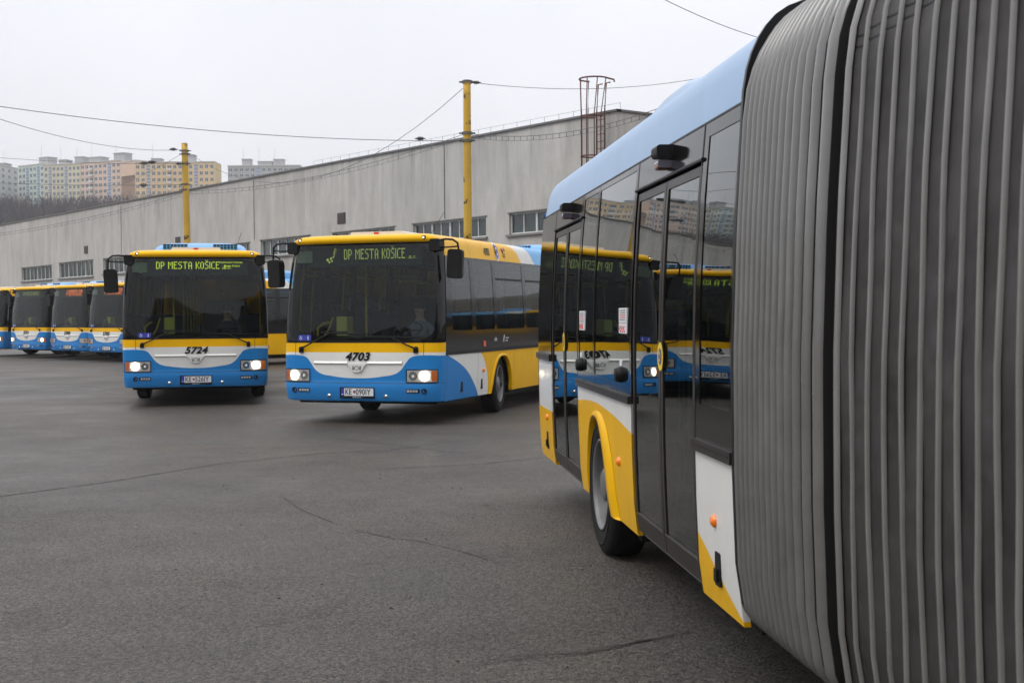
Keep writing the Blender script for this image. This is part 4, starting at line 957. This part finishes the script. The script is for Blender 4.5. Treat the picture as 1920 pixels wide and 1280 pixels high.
wins = [(-119.2, -111.0, 4.83, 6.02, 4), (-109.1, -101.1, 4.83, 6.10, 4), (-98.9, -91., 4.9, 6.08, 4), (-87.5, -80., 5.0, 6.1, 4), (-76.6, -73.7, 5.05, 6.15, 2), (-72.2, -66.0, 5.22, 6.2, 3), (-63.4, -57.0, 5.24, 6.18, 4), (-55.25, -49.04, 5.25, 6.20, 4), (-47.25, -41.6, 5.25, 6.22, 3)]
xs = sorted({T0, T1, *[q for w_ in wins for q in w_[:2]]})
b = MB()
for a, c in zip(xs, xs[1:]):
    w_ = next((w_ for w_ in wins if abs(w_[0]-a) < .01 and abs(w_[1]-c) < .01), None)
    n = max(1, int((c-a)/4)) if not w_ else 1
    for k in range(n):
        p, q = a+(c-a)*k/n, a+(c-a)*(k+1)/n
        if w_: 
            for z0, z0b, z1, z1b in ((0, 0, w_[2], w_[2]), (w_[3], w_[3], ztop(p), ztop(q))): b.add([(p, 0, z0), (q, 0, z0b), (q, 0, z1b), (p, 0, z1)], [(0, 1, 2, 3)])
            x0, x1, z0, z1 = w_[:4]; d = .22
            b.add([(x0, 0, z0), (x1, 0, z0), (x1, 0, z1), (x0, 0, z1), (x0, d, z0), (x1, d, z0), (x1, d, z1), (x0, d, z1)], [(0, 4, 5, 1), (1, 5, 6, 2), (2, 6, 7, 3), (3, 7, 4, 0)])
        else: b.add([(p, 0, 0), (q, 0, 0), (q, 0, ztop(q)), (p, 0, ztop(p))], [(0, 1, 2, 3)])
b.build('wall', conc, hall)
b = MB(); b.add([(T1, 0, 0), (T1, 30, 0), (T1, 30, 9.95), (T1, 0, 9.95)], [(0, 1, 2, 3)]); b.add([(T0, 0, 0), (T0, 30, 0), (T0, 30, 10.24), (T0, 0, 10.24)], [(3, 2, 1, 0)]); b.add([(T0, 30, 0), (T1, 30, 0), (T1, 30, 9.95), (T0, 30, 10.24)], [(3, 2, 1, 0)]); b.build('end_wall', conc2, hall)
b = MB(); b.add([(T0, .1, 10.1), (T1, .1, 9.8), (T1, 30, 9.8), (T0, 30, 10.1)], [(0, 1, 2, 3)]); b.build('flat_roof', mat('bitumen', (.06, .06, .06), .9), hall)
b = MB(); n = 60
for k in range(n):
    p, q = T0+(T1+.08-T0)*k/n, T0+(T1+.08-T0)*(k+1)/n
    for y0, y1, dz0, dz1 in ((-.09, .16, .0, .09),):
        b.add([(p, y0, ztop(p)+dz0), (q, y0, ztop(q)+dz0), (q, y1, ztop(q)+dz0), (p, y1, ztop(p)+dz0), (p, y0, ztop(p)+dz1), (q, y0, ztop(q)+dz1), (q, y1, ztop(q)+dz1), (p, y1, ztop(p)+dz1)], [(0, 3, 2, 1), (4, 5, 6, 7), (0, 1, 5, 4), (2, 3, 7, 6)])
b.box((T1-.1, .16, 9.95), (T1+.09, 30.1, 10.04)); b.build('coping', mat('coping_metal', (.13, .125, .12), .6), hall)
pane_m = mat('hall_window_glass', (.03, .045, .045), .12, spec=.6, var=(.8, .5)); frm = mat('window_frame_white', (.55, .56, .54), .6, var=(3, .15))
for (x0, x1, z0, z1, nd) in wins:
    d = .16; f = MB(); n = nd*2
    f.box((x0, d-.04, z0), (x1, d+.03, z0+.07)); f.box((x0, d-.04, z1-.07), (x1, d+.03, z1))
    for k in range(n+1):
        x = x0+(x1-x0)*k/n; hw = .06 if k % 2 == 0 else .028; f.box((max(x0, x-hw), d-.05+.01*(k % 2), z0+.07), (min(x1, x+hw), d+.03, z1-.07))
    wd = f.build('window', frm, hall)
    f = MB(); rr = random.Random(int(x0))
    for k in range(n):
        a = x0+(x1-x0)*k/n; c = x0+(x1-x0)*(k+1)/n; f.add([(a, d, z0), (c, d+rr.uniform(-.01, .01), z0), (c, d, z1), (a, d+rr.uniform(-.01, .01), z1)], [(0, 1, 2, 3)])
    f.build('pane', pane_m, wd)
    f = MB(); f.box((x0-.15, -.12, z0-.10), (x1+.15, .12, z0-.003)); f.build('sill', mat('sill_dark', (.20, .19, .18), .8), wd)
    f = MB(); f.box((x0-.1, -.05, z1+.003), (x1+.1, .1, z1+.05)); f.build('drip_edge', mat('sill_dark', (.20, .19, .18), .8), wd)
for x, z, s in ((-62.4, 6.95, .42), (-102.6, 6.95, .38), (-84.6, 6.75, .4)):
    f = MB(); f.box((x-s, -.04, z-.3), (x+s, .05, z+.3)); 
    for k in range(5): f.box((x-s+.05, -.055, z-.25+.11*k), (x+s-.05, -.04, z-.19+.11*k), 1)
    f.build('vent', [mat('vent_brown', (.045, .035, .03), .7), mat('vent_slat', (.08, .06, .05), .7)], hall)
for x in (-73., -52.4, -95.):
    f = MB(); f.tube([(x, -.03, 6.3), (x, -.03, 9.9)], .014, 5); f.build('downlead_wire', inkm, hall)
# roof-edge lightning wire on small stands
f = MB()
for k in range(30):
    x = -66+k*1.0
    if x > T1: break
    f.box((x-.006, .3, ztop(x)-.15), (x+.006, .312, ztop(x)+.42))
f.tube([(-66+k*2, .31, ztop(-66+2*k)+.40) for k in range(14)], .007, 5); f.build('lightning_wire', mat('galvanised', (.25, .25, .25), .5, metal=.5), hall)

# caged ladder
rust = mat('rusty_red_steel', (.12, .042, .030), .75, var=(9, .35))
x0 = -42.1
lad = empty('caged_ladder', tuple(wn*WD+wt*(x0+1.45)-Vector((0, 0, .22))), -WA); tag(lad, 'rusty red caged ladder rising above the roof edge of the grey hall', 'ladder')
f = MB()
for s in (-.25, .25): f.tube([(s, -.22, 3.5), (s, -.22, 10.1), (s, -.12, 11.4), (s, .1, 11.45)], .035, 6)
f.build('side_rail', rust, lad)
f = MB()
for k in range(22): f.tube([(-.25, -.22, 3.6+.3*k), (.25, -.22, 3.6+.3*k)], .016, 5)
f.build('rungs', rust, lad)
def hoop(z, r, op): return [(r*1.05*math.sin(t), -.25-r*.9+r*.95*math.cos(t)*-1+.0, z) for t in [R_(-op+2*op*k/20) for k in range(21)]]
f = MB()
for z, r in ((4.6, .42), (6.7, .42), (8.35, .42), (10.0, .44)): f = MB(); f.tube([(r*math.sin(t), -.28-.45+.45*-math.cos(t)*-1*-1, z) for t in [R_(-150+300*k/24) for k in range(25)]], .032, 6); f.build('cage_hoop', rust, lad)
f = MB()
f.tube([(.60*math.sin(t), -.60-.58*math.cos(t), 11.55) for t in [R_(-115+230*k/24) for k in range(25)]]+[(.60, .0, 11.5), (.60, .02, 11.4)], .035, 6)
f.build('cage_hoop', rust, lad)
f = MB()
for a_ in (-110, -65, -22, 22, 65, 110):
    t = R_(a_); f.tube([(.43*math.sin(t), -.73-.45*math.cos(t), 4.4), (.43*math.sin(t), -.73-.45*math.cos(t), 10.), (.585*math.sin(t), -.60-.58*math.cos(t), 11.55)], .024, 5)
f.build('cage_bar', rust, lad)

# ---------------------------------------------------------------- yellow posts and overhead wires
def unproj(px, py, Y):
    a = (px-960)/FPX; c = -(py-640)/FPX; cr_, sr = math.cos(ROLL), math.sin(ROLL); X = a*cr_+c*sr; uz = -a*sr+c*cr_
    cp, sp = math.cos(PIT), math.sin(PIT); y = cp-uz*sp; z = sp+uz*cp
    return Vector((X/y*Y, Y, CH+z/y*Y))
rustyel = bpy.data.materials.new('yellow_post_paint'); rustyel.use_nodes = True; t = rustyel.node_tree; bs = t.nodes['Principled BSDF']; bs.inputs['Roughness'].default_value = .55
tc = N(t, 'ShaderNodeTexCoord'); n1 = N(t, 'ShaderNodeTexNoise'); n1.inputs['Scale'].default_value = 2.6; n1.inputs['Detail'].default_value = 7; n1.inputs['Roughness'].default_value = .6; t.links.new(tc.outputs['Object'], n1.inputs['Vector'])
r1 = N(t, 'ShaderNodeValToRGB'); t.links.new(n1.outputs[0], r1.inputs[0]); r1.color_ramp.elements[0].position = .615; r1.color_ramp.elements[0].color = (.56, .33, .022, 1); r1.color_ramp.elements[1].position = .635; r1.color_ramp.elements[1].color = (.07, .03, .012, 1)
n2 = N(t, 'ShaderNodeTexNoise'); n2.inputs['Scale'].default_value = .9; n2.inputs['Detail'].default_value = 4; t.links.new(tc.outputs['Object'], n2.inputs['Vector'])
mrr = N(t, 'ShaderNodeMapRange'); mrr.inputs[1].default_value = .3; mrr.inputs[2].default_value = .7; mrr.inputs[3].default_value = .82; mrr.inputs[4].default_value = 1.1; t.links.new(n2.outputs[0], mrr.inputs[0])
vv = N(t, 'ShaderNodeVectorMath', operation='SCALE'); t.links.new(r1.outputs[0], vv.inputs[0]); t.links.new(mrr.outputs[0], vv.inputs['Scale']); t.links.new(vv.outputs[0], bs.inputs['Base Color'])
def post(pxt, pyt, pxb, pyb, Y, r, stub, label):
    top = unproj(pxt, pyt, Y); low = unproj(pxb, pyb, Y); d = (low-top)/(top.z-low.z); base = top+d*top.z
    p = empty('trolley_wire_post', (base.x, base.y, 0)); tag(p, label, 'post', 'yellow overhead-wire posts')
    f = MB(); tt = top-base; f.tube([tt*(k/10)+Vector((0, 0, 0)) for k in range(int(stub*10), 0)]+[tt*(stub+(1-stub)*k/12) for k in range(13)], r*1.04, 20, r2=r*.94); f.build('shaft', rustyel, p)
    f = MB(); f.lathe([(0, r*1.45), (tt.z*stub-.35, r*1.45), (tt.z*stub, r*1.3), (tt.z*stub+.25, r*1.02)], 20, 'Z', c=(tt.x*stub, 0, 0)); f.build('base_sleeve', rustyel, p)
    f = MB(); f.lathe([(tt.z, r*.96), (tt.z+.03, r*.9), (tt.z+.035, .01)], 20, 'Z', c=(tt.x, 0, 0)); f.build('post_cap', mat('cap_dark', (.10, .06, .02), .7), p)
    return p, top
Y1, Y2 = 51.5, 73.5
p1, t1 = post(875.5, 152, 877, 430, Y1, .158, .40, 'tall yellow post with rust flecks and a thick base, behind bus 4703')
p2, t2 = post(346, 270, 351, 450, Y2, .185, .30, 'shorter looking yellow post with rust flecks, behind bus 5724')
for p, (px, pys, Y) in ((p1, (876, (154, 250, 264), Y1)), (p2, (347, (283, 289, 307, 346, 356), Y2))):
    for py in pys:
        f = MB(); c = unproj(px, py, Y)-p.location; f.lathe([(c.z-.05, .21), (c.z+.05, .21)], 16, 'Z', c=(c.x, c.y, 0)); f.box((c.x-.32, c.y-.03, c.z-.03), (c.x+.32, c.y+.03, c.z+.03))
        f.build('clamp', mat('clamp_grey', (.10, .09, .08), .6), p)
wm = mat('wire_metal', (.10, .10, .105), .5); insm = mat('insulator_dark', (.03, .025, .025), .4)
def wire(pts, sag, r, label, ins=(), drop=None):
    """pts: (px, py, Y) anchor positions; each span hangs slightly"""
    w_ = empty('overhead_wire'); P = [unproj(*p) for p in pts]; w_.location = (P[0].x, P[0].y, 0); tag(w_, label, 'wire', 'overhead wires')
    f = MB(); Q = []
    for a, c in zip(P, P[1:]):
        for k in range(17):
            f_ = k/16; q = a.lerp(c, f_); q.z -= 4*sag*f_*(1-f_); Q.append(q-w_.location)
    Q = [q for i, q in enumerate(Q) if i == 0 or (q-Q[i-1]).length > 1e-4]
    f.tube(Q, r, 5)
    if drop:
        f.tube([q+Vector((0, 0, -drop)) for q in Q], r*.7, 5)
        for a, c in zip(Q, Q[1:]):
            f.tube([a, a+Vector((0, 0, -drop))], r*.8, 4)
            m_ = (a+c)/2; f.tube([m_, m_+Vector((0, 0, -drop))], r*.8, 4)
    f.build('cable', wm, w_)
    for (px, py, Y, sz) in ins:
        c = unproj(px, py, Y)-w_.location; i_ = MB(); i_.lathe([(-2.2*sz, .01), (-1.6*sz, .3*sz), (-1.1*sz, .35*sz), (-.9*sz, .9*sz), (-.4*sz, .5*sz), (0, 1.*sz), (.4*sz, .5*sz), (.9*sz, .8*sz), (1.2*sz, .3*sz), (2.2*sz, .01)], 12, 'X', c=tuple(c)); i_.build('insulator', insm, w_)
    return w_
wire([(868, 264, Y1), (-60, 191, 42)], .35, .013, 'span wire from the tall post towards the upper left corner', ((788, 260, 50.4, .10),))
wire([(340, 281, Y2), (-60, 203, 48)], .5, .013, 'span wire leaving the head of the left post towards the left edge', ((325, 280, 72.5, .11),))
wire([(868, 166, Y1), (354, 287, Y2)], 2.6, .012, 'slack wire sagging between the heads of the two yellow posts')
wire([(884, 155, Y1), (1400, 128, 60)], .55, .012, 'wire running right from the head of the tall post past the caged ladder', ((893, 155, Y1, .09),))
wire([(345, 307, Y2), (-60, 291, 66)], .15, .011, 'upper thin wire left of the left post, carrying two insulators', ((270, 306, 72.5, .13), (285, 304, 72.6, .13), (335, 307, 73.3, .1)))
wire([(345, 346, Y2), (-60, 341, 66)], .1, .011, 'lower thin wire left of the left post, just above the tree tops', ((269, 347, 72.5, .13),))
wire([(340, 289, Y2), (110, 376, 95)], .5, .011, 'thin wire slanting down from the left post across the pale flats')
wire([(-60, 444, 88), (352, 359, Y2)], .35, .012, 'double cable with clips along the far left part of the hall', drop=.16)
wire([(356, 358, Y2), (876, 250, Y1), (1290, 182, 42)], .55, .012, 'double cable with clips linking both posts along the roof edge', drop=.16)
wire([(1150, -52, 24), (1440, 76, 30)], .12, .008, 'wire in the sky at the top, above the roof of the near bus')

# ---------------------------------------------------------------- hill, bare wood and flats far behind
def hillz(x, y):
    f = max(0., min(1., (y-150)/330)); f = f*f*(3-2*f); z = 34*f
    if y > 520: z += (y-520)*.12
    return z*(1-.35*max(0, min(1, (x+20)/260)))
b = MB(); rows = []
for j in range(26):
    y = 150+j*34; rows.append([(x, y, hillz(x, y)+3*math.sin(x*.021+j)*min(1, j/5)+.01-.5*(j == 0)) for x in range(-700, 701, 50)])
b.grid(rows); tag(b.build('hills', mat('hill_earth', (.07, .06, .045), .95, var=(.02, .3))), kind='structure')
# bare trees massed on the slope
rt = random.Random(11); b = MB()
def twig_tree(x, y, z, h):
    mi = rt.choice((0, 0, 1))
    b.add([(x-.2, y, z), (x+.2, y, z), (x, y, z+h*.8)], [(0, 1, 2)], mi)
    for k in range(46):
        a = rt.uniform(0, 6.283); z0 = z+h*rt.uniform(.15, .75); L_ = h*rt.uniform(.15, .38); el = rt.uniform(.5, 1.35)
        r0 = h*rt.uniform(0, .16); px, py = x+r0*math.cos(a), y+r0*math.sin(a); dx, dy, dz = math.cos(a)*math.cos(el)*L_, math.sin(a)*math.cos(el)*L_, math.sin(el)*L_
        w_ = .10*rt.uniform(.6, 1.5); b.add([(px-w_, py, z0), (px+w_, py, z0), (px+dx, py+dy, z0+dz)], [(0, 1, 2)], mi)
for k in range(1500):
    y = rt.uniform(330, 505); x = rt.uniform(-.46, .10)*y
    h = rt.uniform(8, 13)*(1 if x/y < -.25 else .8); twig_tree(x, y, hillz(x, y)-1, h)
tag(b.build('bare_wood', [mat('bark_grey', (.042, .034, .038), .95), mat('bark_brown', (.060, .040, .036), .95)]), 'dark bare winter wood on the slope below the flats', 'trees', kind='stuff')

shm = mat('stair_glazing', (.16, .22, .34), .4); wdk = mat('flat_window', (.06, .08, .10), .2, var=(.15, .5)); wfr = mat('flat_window_frame', (.6, .6, .6), .7)
def flats(pxl, pyl, pxr, pyr, Y0, Y1_, cols, wall, label, stairs=(), endw=None, nf=6, roofs=(), bands=None, fl=2.8):
    """slab block whose front roof line runs between two points; windows, stair glazing and roof boxes are parts"""
    A = unproj(pxl, pyl, Y0); B_ = unproj(pxr, pyr, Y1_); zt = (A.z+B_.z)/2; d = Vector((B_.x-A.x, B_.y-A.y, 0)); L_ = d.length; ang = math.atan2(d.y, d.x)
    r = empty('apartment_block', (A.x, A.y, 0), ang); tag(r, label, 'building', 'panel-built flats on the hill')
    H = nf*fl+6; z0 = zt-H
    f = MB(); f.box((0, 0, z0), (L_, 12, zt)); 
    f.build('facade', wall, r)
    if endw: f = MB(); f.box((L_+.02, -.02, z0), (L_+.3, 12, zt)); f.build('end_gable', endw, r)
    f = MB(); f.box((-.2, -.25, zt+.003), (L_+.2, 12.1, zt+.5)); f.build('parapet', mat('parapet_pale', (.45, .43, .40), .8), r)
    cw = L_/cols
    proto = None
    for c in range(cols):
        if c in stairs:
            s_ = MB(); s_.box((c*cw+cw*.18, -.15, z0+2), (c*cw+cw*.82, .05, zt-.8)); so_ = s_.build('stair_glazing', shm, r)
            s_ = MB()
            for k in range(int(H/1.4)): s_.box((c*cw+cw*.18, -.2, z0+2.4+1.4*k), (c*cw+cw*.82, -.16, z0+2.65+1.4*k)) if z0+2.65+1.4*k < zt-.8 else None
            s_.build('glazing_bars', wfr, so_); continue
        if bands and c in bands: 
            for k in range(nf):
                zz = zt-1.-fl*k-1.5; s_ = MB(); s_.box((c*cw+.1*cw, -1.0, zz-.9), (c*cw+.9*cw, -.01, zz+.1)); s_.build('balcony', mat('balcony_white', (.6, .58, .56), .8), r)
                s_ = MB(); s_.box((c*cw+.12*cw, -.06, zz+.12), (c*cw+.88*cw, -.01, zz+1.2)); s_.build('balcony_opening', wdk, r)
            continue
        for k in range(nf):
            if proto is None:
                s_ = MB(); w_ = min(2.0, cw*.55); s_.box((-w_/2, -.05, 0), (w_/2, .04, 1.45), 0); s_.box((-w_/2-.12, -.09, -.12), (w_/2+.12, -.052, 0), 1); s_.box((-.06, -.08, 0), (.06, -.052, 1.45), 1); s_.box((-w_/2-.12, -.08, 1.45), (w_/2+.12, -.052, 1.55), 1)
                proto = s_.build('window', [wdk, wfr], r); o = proto
            else: o = proto.copy(); COL.objects.link(o)
            o.parent = r; o.location = (c*cw+cw/2, 0, zt-2.5-fl*k)
    for (c0, c1, h) in roofs:
        s_ = MB(); s_.box((c0*L_, 3, zt+.5), (c1*L_, 8, zt+.5+h)); s_.box((c0*L_-.3, 2.7, zt+.5+h), (c1*L_+.3, 8.3, zt+.8+h)); 
        s_.tube([(c0*L_+.5, 4, zt+h), (c0*L_+.5, 4, zt+h+rt.uniform(5, 8))], .07, 4); s_.build('lift_house', mat('lift_house_grey', (.36, .36, .37), .85, var=(.3, .15)), r)
    return r
wl = lambda n, c: mat(n, c, .85, var=(.08, .10))
flats(-75, 305, 34, 307, 560, 610, 9, wl('flat_white', (.48, .49, .48)), 'off-white block of flats at the far left end of the hill row', (4,), None, 7, ((.88, .99, 1.6),))
flats(34.5, 313, 82, 308, 600, 590, 7, wl('flat_mint', (.45, .54, .47)), 'mint green block of flats on the hill', (2, 5), None, 7, ((.6, .95, 3.),))
flats(82.5, 313, 150, 305, 590, 585, 9, wl('flat_cream', (.56, .51, .36)), 'cream yellow block of flats between the mint and the peach blocks', (1, 5), None, 6, ((.3, .5, 2.), (.75, .98, 3.)))
flats(150.5, 306, 226, 302, 585, 575, 9, wl('flat_peach', (.60, .44, .34)), 'peach pink block of flats with a wide blank gable', (6,), wl('gable_peach', (.60, .41, .29)), 6, ((.1, .4, 2.2), (.72, .98, 3.2)), bands=(2,))
flats(253, 306, 402, 304, 560, 560, 15, wl('flat_orange', (.66, .46, .22)), 'orange yellow block of flats with blue glazed stair towers left of the left post', (2, 11), wl('gable_yellow', (.56, .43, .2)), 6, ((.18, .3, 1.5), (.6, .72, 3.)), bands=(6,))
flats(226.5, 302.5, 252.5, 305.5, 575, 566, 3, wl('gable_peach', (.60, .41, .29)), 'blank peach coloured gable block beside the orange flats', (0, 1, 2) if False else (), None, 0, ())
flats(427, 311, 562, 312, 640, 640, 13, wl('flat_grey', (.34, .34, .34)), 'grey unrenovated block of flats right of the left post', (5,), wl('gable_grey', (.30, .30, .30)), 4, ((.18, .3, 3.2), (.4, .6, 2.), (.62, .76, 3.)))

# ---------------------------------------------------------------- low hill and trees behind the camera (seen in the windscreens)
b = MB(); rows = []
for j in range(10):
    y = -110-j*22; rows.append([(x, y, (40+8*math.sin(x*.017)+4*math.sin(x*.061+1)+2*math.sin(x*.19+j))*math.sin(min(1, j/6)*1.57)+.02-.6*(j == 0)) for x in range(-500, 501, 10)])
b.grid(rows, flip=True); tag(b.build('hills', mat('hill_dark', (.035, .035, .03), .95)), kind='structure')

b = MB(); rows = []  # unseen ridge on the right, added as the dark treeline for side-window reflections
for k in range(25):
    f = k/24; x, y = 90+150*f, 340-420*f; h = 5+1.6*math.sin(k*.9)+1.2*math.sin(k*2.3)
    rows.append([(x-25, y-9, -.3), (x, y, h), (x+30, y+10, h*1.1), (x+90, y+30, h*1.2)])
b.grid(rows); tag(b.build('hills', mat('hill_dark', (.035, .035, .03), .95)), kind='structure')

# ---------------------------------------------------------------- drivers
skin = mat('skin', (.55, .34, .25), .5); hairm = mat('hair_dark', (.03, .022, .018), .7)
def driver(loc, a, label, shirt):
    V = [(0, .02, .05), (0, .05, .22), (0, .06, .42), (0, .04, .56), (0, .02, .66), (0, .0, .75), (0, -.02, .86)]      # pelvis, waist, chest, neck base, neck, head
    E = [(0, 1), (1, 2), (2, 3), (3, 4), (4, 5), (5, 6)]; Rr = [.16, .15, .17, .10, .055, .085, .095]
    for s in (-1, 1):
        k = len(V); V += [(s*.19, .05, .50), (s*.26, -.10, .28), (s*.17, -.34, .30), (s*.16, -.42, .33)]; Rr += [.065, .05, .04, .035]; E += [(3, k), (k, k+1), (k+1, k+2), (k+2, k+3)]
        k = len(V); V += [(s*.10, -.05, .05), (s*.13, -.42, .06), (s*.13, -.50, -.36), (s*.13, -.62, -.42)]; Rr += [.10, .075, .055, .045]; E += [(0, k), (k, k+1), (k+1, k+2), (k+2, k+3)]
        h = k-1
        for q in range(5):
            f0 = len(V); V += [(s*.16+(q-2)*.016, -.455, .345-.002*q), (s*.16+(q-2)*.02, -.49, .335), (s*.16+(q-2)*.02, -.50, .305)]; Rr += [.010, .009, .008]; E += [(h, f0), (f0, f0+1), (f0+1, f0+2)]
    me = bpy.data.meshes.new('person'); me.from_pydata(V, E, []); o = bpy.data.objects.new('person', me); COL.objects.link(o)
    md = o.modifiers.new('skin', 'SKIN'); 
    for i, r in enumerate(Rr): me.skin_vertices[0].data[i].radius = (r, r)
    me.skin_vertices[0].data[0].use_root = True
    o.modifiers.new('sub', 'SUBSURF').render_levels = 1
    dg = bpy.context.evaluated_depsgraph_get(); m2 = bpy.data.meshes.new_from_object(o.evaluated_get(dg)); o.modifiers.clear(); o.data = m2
    m2.materials.clear()
    for m in (skin, shirt, mat('trousers', (.02, .022, .03), .8)): m2.materials.append(m)
    for p in m2.polygons:
        c = p.center; p.use_smooth = True
        p.material_index = 0 if (c.z > .62 or c.y < -.33 and c.z > .2) else (2 if c.z < .12 else 1)
    o.location = loc; o.rotation_euler = (0, 0, -a); tag(o, label, 'person')
    f = MB()
    f.lathe([(-.02, .001), (.03, .10), (-.0, .112), (-.06, .108), (-.09, .09)], 16, 'Z', c=(0, .02, .90)); f.build('hair', hairm, o)
    f = MB(); f.lathe([(-.135, .002), (-.12, .02), (-.09, .012)], 8, 'Y', c=(0, 0, .80)); 
    for s in (-1, 1): f.lathe([(-.005, .02), (.005, .02), (.012, .002)], 8, 'X', c=(s*.093, .0, .81))
    f.build('nose_and_ears', skin, o)
    f = MB()
    for s in (-1, 1): f.lathe([(-.108, .001), (-.106, .012), (-.098, .014)], 8, 'Y', c=(s*.035, 0, .845))
    f.box((-.03, -.107, .755), (.03, -.095, .763)); f.build('eyes_and_mouth', inkm, o)
    return o
def inbus(x, y, a, u, v): return (x+u*math.cos(a)+v*math.sin(a), y-u*math.sin(a)+v*math.cos(a), .93)
driver(inbus(-2.34, 19.5, .3308, .56, 1.12), .3308, 'driver in a light blue shirt at the wheel of bus 4703', mat('shirt_blue', (.16, .21, .30), .8))
driver(inbus(-5.80, 23.75, -.2, .56, 1.12), -.2, 'driver in a dark jacket at the wheel of bus 5724', mat('jacket_dark', (.05, .06, .09), .8))

# ---------------------------------------------------------------- haze
hm = bpy.data.materials.new('haze'); hm.use_nodes = True; t = hm.node_tree; t.nodes.clear()
o = N(t, 'ShaderNodeOutputMaterial'); pv = N(t, 'ShaderNodeVolumePrincipled'); pv.inputs['Color'].default_value = (.93, .94, .97, 1); pv.inputs['Density'].default_value = .0004
t.links.new(pv.outputs[0], o.inputs['Volume'])
b = MB(); b.box((-760, -480, -1), (760, 1120, 95)); hz = b.build('haze', hm); tag(hz, 'thin grey winter haze', 'haze', kind='stuff')
